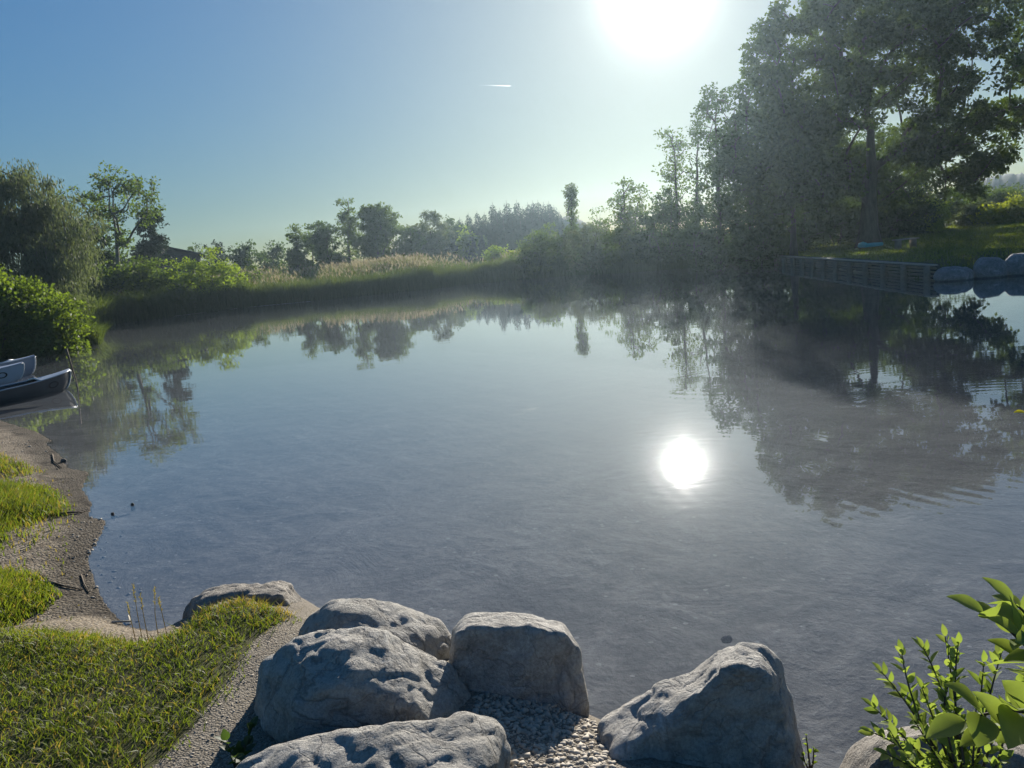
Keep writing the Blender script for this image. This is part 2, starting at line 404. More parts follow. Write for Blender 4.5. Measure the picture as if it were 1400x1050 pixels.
def inside(poly, x, y):
    r = np.zeros(x.shape, bool); n = len(poly)
    for i in range(n):
        x1, y1 = poly[i]; x2, y2 = poly[(i + 1) % n]
        if y1 == y2: continue
        r ^= ((y1 > y) != (y2 > y)) & (x < (x2 - x1) * (y - y1) / (y2 - y1) + x1)
    return r
LAWN = np.array([pw(-300, 842, .36), pw(0, 850, .36), pw(60, 848, .36), pw(120, 852, .36), pw(180, 866, .36), pw(240, 858, .36), pw(258, 836, .36), pw(330, 812, .36), pw(398, 822, .36), pw(372, 846, .36), pw(345, 872, .36),
                 pw(322, 910, .36), pw(268, 985, .36), pw(208, 1050, .36), pw(140, 1130, .36), (-1.3, .5), (-.8, -6), (-14, -6), (-14, 5)])
def sm(a, b, x): t = np.clip((x - a) / (b - a), 0, 1); return t * t * (3 - 2 * t)
def wob(x, y):
    return (np.sin(x * 1.7 + 1.3 * np.sin(y * .9)) + np.sin(y * 2.3 + 1.1 * np.sin(x * 1.9 + 2)) + .6 * np.sin(x * 5.1 + y * 3.7) + .5 * np.sin(x * -4.3 + y * 6.1 + 1) + .35 * np.sin(x * 13 + 2 * np.sin(y * 9)) + .3 * np.sin(y * 17 + 2 * np.sin(x * 11))) / 3.5
def terrain(x, y):
    x = np.atleast_1d(np.asarray(x, float)); y = np.atleast_1d(np.asarray(y, float))
    d, i, t = seg_dist(SH[:, :2], x, y); ins = inside(SH[:, :2], x, y)
    j = (i + 1) % len(SH)
    k = SH[i, 2] * (1 - t) + SH[j, 2] * t; h = SH[i, 3] * (1 - t) + SH[j, 3] * t
    z = h * (1 - np.exp(-k * d / h))
    r = np.hypot(x, y)
    # lawn behind the timber wall climbs gently; meadow beyond the reeds is nearly flat
    up = sm(8, 16, x) * sm(18, 26, y)
    z = z + up * np.clip(d - 1.0, 0, 34) * .028
    dl, _, _ = seg_dist(LAWN, x, y); il = inside(LAWN, x, y); sd = np.where(il, dl, -dl)
    w = sm(-.12, .22, sd)
    z = np.where(ins, z, z * (1 - w) + np.maximum(z, .37) * w)
    near = np.exp(-r / 30)
    z = z + (.012 * wob(x, y) * near + .06 * wob(x * .13, y * .13) * sm(15, 60, r)) * np.clip(d / .5, 0, 1)
    zb = -(np.minimum(.05 + .07 * d, 1.3) * (1 - np.exp(-d * 6))) - .004 + .02 * wob(x * 1.3, y * 1.1) * np.clip(d / .8, 0, 1)
    z = np.where(ins, np.minimum(zb, -.004), np.maximum(z, .006 + .05 * np.clip(d, 0, 1) ** 1.5))
    return z, d, ins, sd
def gz(x, y): return float(terrain(x, y)[0][0])

az = np.radians(np.concatenate([np.linspace(-44, 44, 620), np.linspace(44, 316, 90)[1:-1]]))
rad = np.concatenate([np.linspace(.4, 2.0, 12)[:-1], 2.0 * (70 / 2.0) ** np.linspace(0, 1, 420), 70 * (6000 / 70) ** np.linspace(0, 1, 60)[1:]])
gx = np.sin(az)[None, :] * rad[:, None]; gy = np.cos(az)[None, :] * rad[:, None]
zz, dd, ins, sd = terrain(gx.ravel(), gy.ravel())
nv = len(az); nr = len(rad)
gverts = np.vstack([np.stack([gx.ravel(), gy.ravel(), zz], -1), [[0, 0, gz(0, 0)]]])
I, J = np.meshgrid(np.arange(nr - 1), np.arange(nv), indexing='ij'); K = (J + 1) % nv
quads = np.stack([I * nv + J, I * nv + K, (I + 1) * nv + K, (I + 1) * nv + J], -1).reshape(-1, 4)[:, ::-1]
fan = np.stack([np.full(nv, nr * nv), (np.arange(nv) + 1) % nv, np.arange(nv)], -1)[:, ::-1]
fx = gverts[quads, 0].mean(1); fy = gverts[quads, 1].mean(1)
f_ins = inside(SH[:, :2], fx, fy); f_lawn = inside(LAWN, fx, fy); f_r = np.hypot(fx, fy)
f_d, f_i, f_t = seg_dist(SH[:, :2], fx, fy)
n_beach = 15
jit = .12 * wob(fx * 2.2, fy * 2.2) + .08 * wob(fx * 6, fy * 7)
f_beach = ~f_ins & ~f_lawn & (((f_i <= n_beach) | (f_i >= len(SH) - 3)) & (f_d + jit * 4 < 3.4))
f_path = ~f_ins & ~f_lawn & ~f_beach & (f_r < 6) & (fx > -2.6)
zone = np.zeros(len(quads), int); zone[f_lawn] = 4; zone[f_beach] = 1; zone[f_path] = 2; zone[f_ins] = 3
q_up = f_ins & (gverts[quads, 2].max(1) > 0); zone[q_up] = np.where(((f_i <= n_beach) | (f_i >= len(SH) - 3))[q_up], 1, np.where(f_r[q_up] < 6, 2, 0))
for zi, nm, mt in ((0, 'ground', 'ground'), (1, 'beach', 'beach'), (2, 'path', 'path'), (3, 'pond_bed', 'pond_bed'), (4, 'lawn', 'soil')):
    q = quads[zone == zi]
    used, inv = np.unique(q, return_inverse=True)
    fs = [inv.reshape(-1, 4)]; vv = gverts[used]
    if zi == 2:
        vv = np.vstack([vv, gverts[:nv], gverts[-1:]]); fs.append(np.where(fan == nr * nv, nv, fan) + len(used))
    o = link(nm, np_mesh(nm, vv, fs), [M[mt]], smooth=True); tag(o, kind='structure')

# ------------------------------------------------------------------ water
def mat_water():
    t = NT('water'); co = t.coord('Object')
    sep = t.new('ShaderNodeSeparateXYZ', Vector=co); X, Y = sep.outputs[0], sep.outputs[1]
    def ring(c, r0, r1, wl, amp):
        dx = t.math('SUBTRACT', X, float(c[0])); dy = t.math('SUBTRACT', Y, float(c[1]))
        r = t.math('SQRT', t.math('ADD', t.math('MULTIPLY', dx, dx), t.math('MULTIPLY', dy, dy)))
        w = t.math('SINE', t.math('MULTIPLY', r, 2 * math.pi / wl))
        mp = t.n.new('ShaderNodeMapRange'); mp.interpolation_type = 'SMOOTHSTEP'
        t.l.new(r, mp.inputs[0]); mp.inputs[1].default_value = r1; mp.inputs[2].default_value = r0; mp.inputs[3].default_value = 0; mp.inputs[4].default_value = amp
        mq = t.n.new('ShaderNodeMapRange'); mq.interpolation_type = 'SMOOTHSTEP'
        t.l.new(r, mq.inputs[0]); mq.inputs[1].default_value = r0 * .3; mq.inputs[2].default_value = r0; mq.inputs[3].default_value = .15; mq.inputs[4].default_value = 1
        return t.math('MULTIPLY', t.math('MULTIPLY', w, mp.outputs[0]), mq.outputs[0])
    hs = [ring(P(948, 640), 1.2, 3.1, .17, .00008), ring(P(1480, 600), 2.0, 5.2, .16, .00015), ring(P(797, 527), .2, .7, .14, .0003),
          ring(P(1190, 545), .4, 1.7, .2, .00022), ring(P(990, 520), .8, 2.5, .25, .00012)]
    patch = t.ramp(t.noise(.25, 3, .5, co), [(.4, .25), (.62, 1.0)])
    n1 = t.math('MULTIPLY', t.noise(2.2, 3, .5, t.coord('Object', (.6, 1.6, 1)), .4), .0011)
    n2 = t.math('MULTIPLY', t.noise(.55, 2, .5, co), .0016)
    n3 = t.math('MULTIPLY', t.noise(6, 1, .5, co), .00002)
    h = t.math('MULTIPLY', t.math('ADD', t.math('ADD', n1, n3), n2), patch)
    brk = t.ramp(t.noise(.9, 2, .5, co), [(.42, .1), (.6, 1.2)])
    for r in hs: h = t.math('ADD', h, t.math('MULTIPLY', r, brk))
    bp = t.new('ShaderNodeBump', Strength=1.0, Distance=1.0); t.l.new(h, bp.inputs['Height'])
    gm = t.n.new('ShaderNodeNewGeometry'); dt = t.n.new('ShaderNodeVectorMath'); dt.operation = 'DOT_PRODUCT'
    t.l.new(gm.outputs['Incoming'], dt.inputs[0]); t.l.new(bp.outputs[0], dt.inputs[1])
    cs = t.math('SUBTRACT', 1.0, t.math('ABSOLUTE', dt.outputs['Value']), clamp=True)
    frv = t.math('ADD', t.math('MULTIPLY', t.math('POWER', cs, 4.2), .955), .03)
    gl = t.new('ShaderNodeBsdfGlossy', Roughness=.012, Color=(1, 1, 1)); t.l.new(bp.outputs[0], gl.inputs['Normal'])
    tr = t.new('ShaderNodeBsdfTransparent', Color=(.84, .88, .92))
    mk = t.new('ShaderNodeBsdfDiffuse', Color=(.20, .21, .245))
    body = t.n.new('ShaderNodeMixShader'); body.inputs[0].default_value = .13
    t.l.new(tr.outputs[0], body.inputs[1]); t.l.new(mk.outputs[0], body.inputs[2])
    fin = t.n.new('ShaderNodeMixShader')
    t.l.new(frv, fin.inputs[0]); t.l.new(body.outputs[0], fin.inputs[1]); t.l.new(gl.outputs[0], fin.inputs[2])
    t.l.new(fin.outputs[0], t.out.inputs['Surface'])
    return t.m
M['water'] = mat_water()
wv = np.array([[-32, 1.9, 0], [30, 1.9, 0], [30, 66, 0], [-32, 66, 0]])
tag(link('water', np_mesh('water', wv, np.array([[0, 1, 2, 3]])), [M['water']]), kind='structure')

# ------------------------------------------------------------------ hills
def hill(pts, dist, depth, mat, seed):
    """ridge through the given pixels, a rounded mound with real depth"""
    px = np.array([p[0] for p in pts], float); py = np.array([p[1] for p in pts], float)
    xs = np.linspace(px[0], px[-1], 160); ys = np.interp(xs, px, py)
    r = np.random.default_rng(seed)
    v = []; nd = 16
    for a, b in zip(xs, ys):
        p = A(a, b, dist); hgt = max(p[2], 0) + r.normal() * dist * .0008
        dr = p[:2] / np.hypot(*p[:2])
        for k in range(nd):
            u = k / (nd - 1) * 2 - 1
            q = p[:2] + dr * u * depth
            v.append((q[0], q[1], hgt * math.cos(u * math.pi / 2) ** 1.0 - 2 + (r.normal() * hgt * .012 if 0 < k < nd - 1 else 0)))
    n = len(xs); i, j = np.meshgrid(np.arange(n - 1), np.arange(nd - 1), indexing='ij')
    q = np.stack([i * nd + j, (i + 1) * nd + j, (i + 1) * nd + j + 1, i * nd + j + 1], -1).reshape(-1, 4)
    tag(link('hill', np_mesh('hill', np.array(v), q), [M[mat]], smooth=True), kind='structure')
hill([(560, 356), (600, 332), (630, 306), (652, 296), (690, 294), (730, 292), (770, 282), (788, 283), (800, 291), (815, 302), (850, 322), (900, 329)], 150, 18, 'hill', 1)
hill([(1250, 286), (1290, 256), (1320, 236), (1350, 230), (1385, 225), (1420, 223), (1500, 240), (1600, 255), (1700, 262)], 215, 35, 'hill_far', 2)

# ------------------------------------------------------------------ trees and shrubs
def crown_points(crown, n):
    w = np.array([c[6] if len(c) > 6 else c[3] * c[5] for c in crown], float); w /= w.sum()
    k = rng.choice(len(crown), n, p=w)
    c = np.array([c[:6] for c in crown], float)[k]
    u = unit_rand(n); rr = rng.random(n) ** .42
    return c[:, :3] + u * rr[:, None] * c[:, 3:6]
def tree(name, label, base, dist, top, hw, mat='leaf_mid', bark='bark', clumps=60, leaves=120, leaf=.16, crad=.75, trunk_r=None, shape='ell', low=.15,
         crown=None, group=None, cat='tree', droop=0.0, flat=.7, limbs=True, ry=None, stems=1, clear=0.0, bole=.9):
    """base: pixel of the foot (azimuth), dist: metres, top: pixel of the top, hw: half width in pixels"""
    b = A(base[0], base[1], dist); bz = gz(b[0], b[1]) - .05
    t = A(top[0], top[1], dist); Hh = t[2] - bz
    root = empty(name, (b[0], b[1], bz)); tag(root, label, cat, group)
    lean = np.array([t[0] - b[0], t[1] - b[1], 0])
    rx = hw * dist / FPX; ry = ry or rx
    if crown is None:
        if shape == 'ell': crown = [(lean[0] * .6, lean[1] * .6, Hh * (.5 + low / 2), rx, ry, Hh * (.5 - low / 2))]
        elif shape == 'dome': crown = [(lean[0] * .5, lean[1] * .5, Hh * .3, rx, ry, Hh * .7, 3), (rx * -.35, 0, Hh * .28, rx * .7, ry, Hh * .42, 1), (rx * .4, 0, Hh * .3, rx * .6, ry, Hh * .5, 1)]
        elif shape == 'cone':
            crown = []
            for q in range(7):
                f = q / 6.; crown.append((lean[0] * f, lean[1] * f, Hh * (low + (1 - low) * f * .93), rx * (1 - f * .88), ry * (1 - f * .88), Hh * .11, (1 - f * .8)))
    else:
        crown = [(c[0] * rx + lean[0] * c[2], c[1] * rx + lean[1] * c[2], c[2] * Hh, c[3] * rx, c[4] * rx, c[5] * Hh) + tuple(c[6:]) for c in crown]
    cp = crown_points(crown, clumps)
    g_ok = cp[:, 2] > .03 * Hh; cp = cp[g_ok]; cp[:, 2] = np.minimum(cp[:, 2], Hh * .985)
    if clear:
        fx_ = cp[:, 0] - lean[0] * cp[:, 2] / Hh; cp = cp[~((cp[:, 1] < .5) & (np.abs(fx_) < clear) & (cp[:, 2] < .6 * Hh) & (cp[:, 2] > .2 * Hh))]
    tr = trunk_r or Hh * .014 + .03
    wood = Geo()
    # trunk
    nseg = 9; f = np.linspace(0, 1, nseg)
    stem_paths = []
    for s_ in range(stems):
        off = np.array([0, 0, 0.]) if stems == 1 else np.array([math.cos(s_ * 2.4), math.sin(s_ * 2.4), 0]) * rx * .45
        path = np.stack([lean[0] * f ** 1.2 + off[0] * f, lean[1] * f ** 1.2 + off[1] * f, f * Hh * bole], -1) + rng.normal(size=(nseg, 3)) * np.array([1, 1, 0]) * Hh * .008 * f[:, None]
        stem_paths.append(path)
        wood.tube(path, tr * (1.0 - .88 * f) * (1 + .5 * np.exp(-f * 14)) / (stems ** .5), 8)
    if limbs:
        nodes = [p for path in stem_paths for p in path[1:]]; par = [-1 if i % (nseg - 1) == 0 else i - 1 for i in range(len(nodes))]
        ntrunk = len(nodes); ok_from = Hh * max(low * .6, .1)
        order = np.argsort(np.hypot(cp[:, 0], cp[:, 1]) + .35 * np.abs(cp[:, 2] - .45 * Hh))
        tips = []
        for ci in order:
            c = cp[ci]; N = np.array(nodes); dv = c - N; dn = np.linalg.norm(dv, axis=1) + 1e-6
            cost = dn * (1 + .55 * (1 - dv[:, 2] / dn)) + np.where(N[:, 2] < ok_from, 2 * Hh, 0); j = int(np.argmin(cost)); st = N[j]
            L0 = dn[j]; ns = max(2, int(L0 / (.05 * Hh)) + 1); prev = j
            mid = (st + c) / 2 + np.array([0, 0, .10 - .06 * droop]) * L0 + rng.normal(size=3) * .09 * L0
            for q_ in range(1, ns + 1):
                s = q_ / ns; nodes.append((1 - s) ** 2 * st + 2 * s * (1 - s) * mid + s * s * c); par.append(prev); prev = len(nodes) - 1
            tips.append(prev)
        w_ = np.zeros(len(nodes)); w_[tips] = 1
        for i in range(len(nodes) - 1, -1, -1):
            if par[i] >= 0: w_[par[i]] += w_[i]
        rt = .010 + .0011 * Hh; rr_ = np.minimum(rt * np.maximum(w_, 1) ** .46, tr * .55)
        kids = {}
        for i in range(ntrunk, len(nodes)): kids.setdefault(par[i], []).append(i)
        done = set()
        for i in range(ntrunk, len(nodes)):
            if i in done: continue
            chain = [par[i], i]; done.add(i)
            while chain[-1] in kids:
                nx = max(kids[chain[-1]], key=lambda q_: w_[q_])
                if nx in done: break
                chain.append(nx); done.add(nx)
            rad_ = [rr_[q_] if q_ >= ntrunk else rr_[chain[1]] for q_ in chain]; rad_[0] = min(rad_[0], rad_[1] * 1.15)
            wood.tube(np.array([nodes[q_] for q_ in chain]), np.array(rad_), 6 if w_[i] > 3 else 4)
    wood.build('trunk', M[bark], root, True)
    # leaves in uneven clumps
    cr = crad * (.6 + .8 * rng.random(len(cp)))
    nl = (leaves * (cr / crad) ** 2 * (.6 + .8 * rng.random(len(cp)))).astype(int) + 3
    k = np.repeat(np.arange(len(cp)), nl); n = len(k)
    u = unit_rand(n); rr = rng.random(n) ** .45
    nsub = 6; sub = unit_rand(len(cp) * nsub).reshape(len(cp), nsub, 3) * (.35 + .6 * rng.random((len(cp), nsub, 1))) * cr[:, None, None] * np.array([1, 1, flat])
    sc_ = sub[k, rng.integers(nsub, size=n)]
    pos = cp[k] + sc_ + u * (rr * cr[k] * .48)[:, None] * np.array([1, 1, flat * .8])
    out = pos - cp[k]; 
    ax = unit_rand(n) * .8 + out / (cr[k][:, None] + 1e-6) * .6 + np.array([0, 0, -.15 - droop])
    nm = unit_rand(n) * .8 + np.array([0, 0, .7])
    if droop > .5:
        pos[:, 2] -= rng.random(n) * cr[k] * .9; ax = unit_rand(n) * .35 + np.array([0, 0, -1.0]); nm = unit_rand(n)
    keep = pos[:, 2] > .02
    L = leaf * (.6 + .8 * rng.random(n))
    g = Geo(); g.leaves(pos[keep], ax[keep], nm[keep], L[keep], L[keep] * (.62 if droop < .5 else .28))
    g.build('crown', M[mat], root)
    return root

# -- the big maple over the lawn and its neighbours on the right
tree('maple_tree', 'very large broad maple spreading over the lawn behind the timber wall', (1188, 328), 46, (1190, -22), 168, 'leaf_maple', clumps=330, leaves=330, leaf=.2, crad=.95, flat=.72, trunk_r=.5, clear=1.3, bole=.62,
     crown=[(0, 0, .80, .72, .72, .2, 2.6), (-.42, 0, .86, .36, .5, .12, 1.2), (.5, 0, .9, .4, .5, .1, 1.0), (-.45, 0, .62, .48, .6, .22, 2), (.55, -.1, .66, .62, .6, .2, 2.4), (.98, -.1, .50, .24, .3, .10, .5), (0, .1, .48, .8, .7, .2, 1.9), (.5, -.1, .34, .42, .5, .15, 1.7), (-.5, .1, .35, .5, .6, .22, 1.9), (.1, .4, .27, .75, .5, .16, 1.4), (1.1, 0, .78, .3, .4, .12, .6)], cat='tree')
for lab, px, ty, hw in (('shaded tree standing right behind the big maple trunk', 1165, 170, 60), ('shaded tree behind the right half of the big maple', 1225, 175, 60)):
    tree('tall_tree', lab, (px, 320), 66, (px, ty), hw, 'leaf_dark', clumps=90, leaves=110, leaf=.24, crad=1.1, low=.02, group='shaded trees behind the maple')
tree('maple_tree', 'maple mostly outside the right edge, only its branch tips showing', (1640, 300), 42, (1650, -60), 215, 'leaf_maple', clumps=130, leaves=200, leaf=.21, crad=1.0, trunk_r=.45,
     crown=[(0, 0, .74, .95, .9, .23, 3)])
tree('tall_tree', 'tall leafy ash left of the big maple with a double pointed top', (1030, 345), 48, (1018, 92), 42, 'leaf_dark', clumps=80, leaves=120, leaf=.19, crad=.75, low=.1,
     crown=[(.1, 0, .72, .55, .6, .27, 2), (-.55, 0, .6, .5, .6, .3, 2), (.3, 0, .35, 1, 1, .3, 2)])
tree('tall_tree', 'slim upright tree between the airy birch and the double topped ash', (985, 350), 52, (978, 110), 24, 'leaf_dark', clumps=50, leaves=95, leaf=.19, crad=.65, low=.15)
tree('tall_tree', 'dark tree filling the gap between the double topped ash and the big maple', (1085, 340), 45, (1080, 105), 40, 'leaf_maple', clumps=75, leaves=130, leaf=.2, crad=.85, low=.1)
tree('slender_tree', 'airy thin birch with see-through crown, leftmost of two above the bushes', (926, 350), 58, (922, 166), 26, 'leaf_mid', clumps=60, leaves=34, leaf=.18, crad=.7, low=.25)
tree('slender_tree', 'thin spindly spruce-like sapling with bare tip rising above the bushes', (953, 350), 57, (951, 150), 12, 'leaf_dark', clumps=45, leaves=32, leaf=.17, crad=.5, shape='cone', low=.2)
tree('slender_tree', 'sparse alder with feathery top right of the narrow poplar', (858, 360), 57, (852, 230), 24, 'leaf_mid', clumps=55, leaves=42, leaf=.17, crad=.6, low=.1)
R = 'bushes on the right bank under the trees'
for lab, bx, by, d, tx, ty, hw, mt, cl, lv in [
    ('rounded dark bush at the pond corner left of the narrow poplar', 738, 375, 61, 738, 306, 34, 'leaf_mid', 70, 130),
    ('pale green bush overhanging the water beside the narrow poplar', 812, 372, 57.5, 812, 300, 34, 'leaf_willow', 70, 110),
    ('thin pointed sapling rising from the bushes right of the narrow poplar', 815, 350, 64, 814, 284, 12, 'leaf_mid', 26, 60),
    ('wide bush in front of the feathery alder', 865, 366, 56, 866, 280, 40, 'leaf_mid', 80, 120),
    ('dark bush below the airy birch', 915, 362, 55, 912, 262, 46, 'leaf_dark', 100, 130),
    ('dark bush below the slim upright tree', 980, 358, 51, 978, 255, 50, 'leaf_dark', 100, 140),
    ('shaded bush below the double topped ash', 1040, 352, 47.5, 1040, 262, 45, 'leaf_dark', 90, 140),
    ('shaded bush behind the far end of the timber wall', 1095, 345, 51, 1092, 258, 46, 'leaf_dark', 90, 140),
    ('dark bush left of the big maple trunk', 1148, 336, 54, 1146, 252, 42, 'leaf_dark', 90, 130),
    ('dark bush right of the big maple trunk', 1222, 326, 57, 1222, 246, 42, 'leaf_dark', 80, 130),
    ('sunlit drooping bush at the end of the dark bushes by the lawn', 1262, 312, 59, 1264, 258, 22, 'leaf_bright', 55, 90)]:
    tree('bush', lab, (bx, by), d, (tx, ty), hw, mt, clumps=cl, leaves=lv, leaf=.17, crad=.75, shape='dome', group=R, cat='bush', stems=3)
R2 = 'bushes along the top of the right lawn'
for lab, bx, by, d, tx, ty, hw, mt in [
    ('bushy tree with pointed top below the far blue hill', 1340, 296, 78, 1338, 236, 24, 'leaf_mid'),
    ('grey green rounded bush beside the pointed bushy tree', 1365, 292, 74, 1366, 250, 22, 'leaf_mid'),
    ('dark flat topped bush at the right edge under the far hill', 1385, 285, 100, 1385, 250, 22, 'leaf_dark'),
    ('low dull bush with brownish leaves at the lawn crest', 1335, 300, 62, 1335, 279, 18, 'leaf_willow'),
    ('low yellow green bush at the right end of the lawn crest', 1378, 292, 61, 1378, 270, 26, 'leaf_yellow'),
    ('rounded green bush left of the pointed bushy tree', 1302, 302, 70, 1302, 256, 26, 'leaf_mid'),
    ('pale bush just outside the right edge of the lawn crest', 1425, 288, 66, 1428, 254, 28, 'leaf_mid')]:
    tree('bush', lab, (bx, by), d, (tx, ty), hw, mt, clumps=50, leaves=100, leaf=.2, crad=.75, shape='dome', group=R2, cat='bush', stems=3)

# -- poplar and the dead stem in the middle
tree('poplar_tree', 'narrow poplar standing alone with a small tufted crown', (785, 368), 66, (779, 250), 9.0, 'leaf_mid', clumps=84, leaves=40, leaf=.16, crad=.36,
     crown=[(0, 0, .83, .65, .65, .15, 2.2), (.1, 0, .62, .6, .6, .14, 1.5), (0, 0, .40, .8, .8, .14, 1.5)], trunk_r=.12, limbs=True)
tree('dead_sapling', 'bare thin dead sapling left of the narrow poplar', (771, 365), 67, (769, 293), 3, 'leaf_dark', clumps=9, leaves=2, leaf=.1, crad=.3, trunk_r=.07)

# -- left side
tree('willow_tree', 'big grey green willow at the left edge leaning over the bank', (45, 425), 52, (22, 216), 84, 'leaf_willow', clumps=200, leaves=300, leaf=.2, crad=.95, droop=.6, trunk_r=.3,
     crown=[(-.2, 0, .78, .75, .8, .22, 3), (.1, 0, .55, .82, .8, .3, 3), (.42, -.1, .33, .45, .5, .2, 1.2), (-.8, 0, .5, .7, .7, .35, 2)])
tree('willow_tree', 'small leaning willow with pale bark at the water, right of the big willow', (80, 420), 49, (58, 322), 24, 'leaf_willow', bark='bark_pale', clumps=50, leaves=100, leaf=.22, crad=.7, droop=.6, trunk_r=.2,
     crown=[(.1, 0, .78, .8, .8, .22, 2), (-.5, 0, .5, .7, .7, .25, 1)])
tree('open_tree', 'tall open crowned tree with bare pale trunk standing alone on the left bank', (165, 402), 61, (148, 226), 62, 'leaf_mid', bark='bark_pale', clumps=95, leaves=40, leaf=.2, crad=.62, trunk_r=.2,
     crown=[(-.55, 0, .74, .45, .6, .12, 1.4), (.15, 0, .85, .42, .6, .14, 1.6), (.62, 0, .78, .36, .5, .15, 1.3), (.15, 0, .68, .6, .6, .08, 1.0), (.1, 0, .50, .18, .2, .08, .5), (.15, 0, .32, .22, .2, .12, .6)])
tree('yew_tree', 'dark rounded evergreen behind the lone open crowned tree', (128, 405), 72, (128, 297), 30, 'leaf_dark', clumps=70, leaves=150, leaf=.22, crad=.9, low=0)
tree('yew_tree', 'dark dome shaped evergreen beside the black roof', (206, 395), 78, (203, 291), 34, 'needle', clumps=90, leaves=170, leaf=.24, crad=.9, shape='cone', low=.05)
L = 'bushes along the left bank'
for lab, bx, by, d, tx, ty, hw, mt, cl, lv in [
    ('bright green bush hanging over the water at the left edge', 22, 470, 34.5, -8, 368, 40, 'leaf_bush', 160, 230),
    ('lower bright bush at the tip of the left point above the water', 74, 468, 33, 66, 416, 22, 'leaf_bush', 60, 170),
    ('green bush under the big willow beside the leaning trunk', 40, 420, 47, 38, 372, 30, 'leaf_mid', 50, 110),
    ('dark bush between the small willow and the lone open tree', 122, 410, 60, 122, 356, 34, 'leaf_mid', 70, 120),
    ('leafy bush wrapped around the foot of the lone open tree', 160, 405, 60, 158, 350, 20, 'leaf_bright', 40, 90),
    ('sunlit bush right of the lone open tree below the roof', 205, 400, 61, 205, 346, 38, 'leaf_mid', 80, 120),
    ('wide yellow green bush right of the black roof', 275, 396, 60, 277, 338, 46, 'leaf_bright', 90, 120),
    ('pale green bush leaning down to the water on the left bank', 247, 420, 57.2, 246, 388, 12, 'leaf_willow', 26, 90),
    ('low bush at the start of the reed belt', 330, 392, 64, 330, 352, 28, 'leaf_mid', 50, 110)]:
    tree('bush', lab, (bx, by), d, (tx, ty), hw, mt, clumps=cl, leaves=lv, leaf=.13 if d < 36 else .18, crad=.75, shape='dome', group=L, cat='bush', stems=3)

# -- trees beyond the reeds
T = 'trees beyond the reed belt'
for nm, lab, bx, d, tx, ty, hw, mt, cl, lv, sh in [
    ('pine_tree', 'crooked leaning pine behind the bushes, first right of the black roof', 296, 120, 293, 322, 9, 'needle', 30, 60, 'ell'),
    ('tree', 'low far tree beside the crooked leaning pine', 270, 125, 266, 332, 10, 'leaf_dark', 24, 50, 'ell'),
    ('tree', 'twin topped far tree left of the low pale meadow', 332, 118, 330, 328, 18, 'leaf_dark', 45, 70, 'ell'),
    ('tree', 'hazy low tree between the twin topped tree and the spreading oak', 372, 130, 372, 333, 17, 'leaf_dark', 40, 70, 'ell'),
    ('oak_tree', 'spreading small oak with pointed top standing in the reeds', 406, 98, 403, 310, 21, 'leaf_mid', 60, 80, 'cone'),
    ('tree', 'thin tall tree just left of the big tree clump', 427, 112, 425, 300, 8, 'leaf_mid', 26, 40, 'ell'),
    ('tree', 'round dark tree on the left of the big tree clump', 447, 106, 445, 304, 22, 'leaf_dark', 70, 100, 'ell'),
    ('tree', 'tallest airy tree in the big tree clump with see-through top', 477, 108, 474, 262, 15, 'leaf_mid', 52, 46, 'ell'),
    ('tree', 'large full tree on the right of the big tree clump', 517, 106, 513, 271, 32, 'leaf_mid', 130, 120, 'ell'),
    ('tree', 'low rounded tree right of the big tree clump', 562, 108, 560, 305, 18, 'leaf_mid', 50, 90, 'ell'),
    ('tree', 'grey green spreading tree in front of the conifer wood', 592, 118, 586, 292, 26, 'leaf_willow', 75, 100, 'ell'),
    ('tree', 'dark tree at the left end of the conifer wood', 622, 135, 620, 296, 18, 'leaf_dark', 55, 90, 'ell'),
    ('tree', 'light green pointed tree before the conifer wood', 638, 120, 635, 312, 14, 'leaf_bright', 45, 80, 'cone'),
    ('tree', 'low light green tree right of the light green pointed one', 660, 122, 657, 326, 14, 'leaf_mid', 40, 80, 'ell'),
    ('bush', 'small bush at the right end of the reeds', 678, 84, 678, 336, 14, 'leaf_bright', 34, 70, 'ell'),
    ('bush', 'yellow green bush where the reeds meet the pond corner', 706, 68, 705, 339, 15, 'leaf_yellow', 40, 90, 'dome')]:
    d = .62 * d + 27
    tree(nm, lab, (bx, 370), d, (tx, ty), hw, mt, clumps=cl, leaves=lv, leaf=.003 * d, crad=.0085 * d, shape=sh, low=.06, group=T, cat='bush' if nm == 'bush' else 'tree')

# -- conifer wood: one spruce mesh kind in three growths, copied
def spruce(seed):
    r = np.random.default_rng(seed); root = empty('spruce_tree', (0, 0, 0)); w = Geo()
    w.tube([(0, 0, 0), (0, 0, .5), (0, 0, 1)], [.016, .01, .002], 6); w.build('trunk', M['bark'], root, True)
    g = Geo(); n = 5200
    z = .06 + .94 * (1 - np.sqrt(1 - r.random(n) * .9985)); tier = np.round(z * 13) / 13; th = r.random(n) * 2 * np.pi
    rad = np.maximum(1 - .5 * (tier + z), 0) ** .75 * .25 * (.7 + .35 * np.sin(th * 3 + tier * 40)) * r.random(n) ** .5 + .003
    pos = np.stack([np.cos(th) * rad, np.sin(th) * rad, z - rad * .3], -1)
    ax = np.stack([np.cos(th), np.sin(th), -.6 + .3 * r.normal(size=n)], -1) + r.normal(size=(n, 3)) * .2
    L_ = .06 * (.6 + .7 * r.random(n)) * (1 - .6 * z) + .008; g.leaves(pos, ax, r.normal(size=(n, 3)) * .5 + np.array([0, 0, 1.]), L_, L_ * .5)
    g.build('crown', M['needle'], root); return root
def copy_tree(o):
    c = o.copy(); col.objects.link(c)
    for ch in list(o.children):
        k = ch.copy(); col.objects.link(k); k.parent = c; k.matrix_parent_inverse = ch.matrix_parent_inverse
    return c
protos = [spruce(11), spruce(12), spruce(13)]
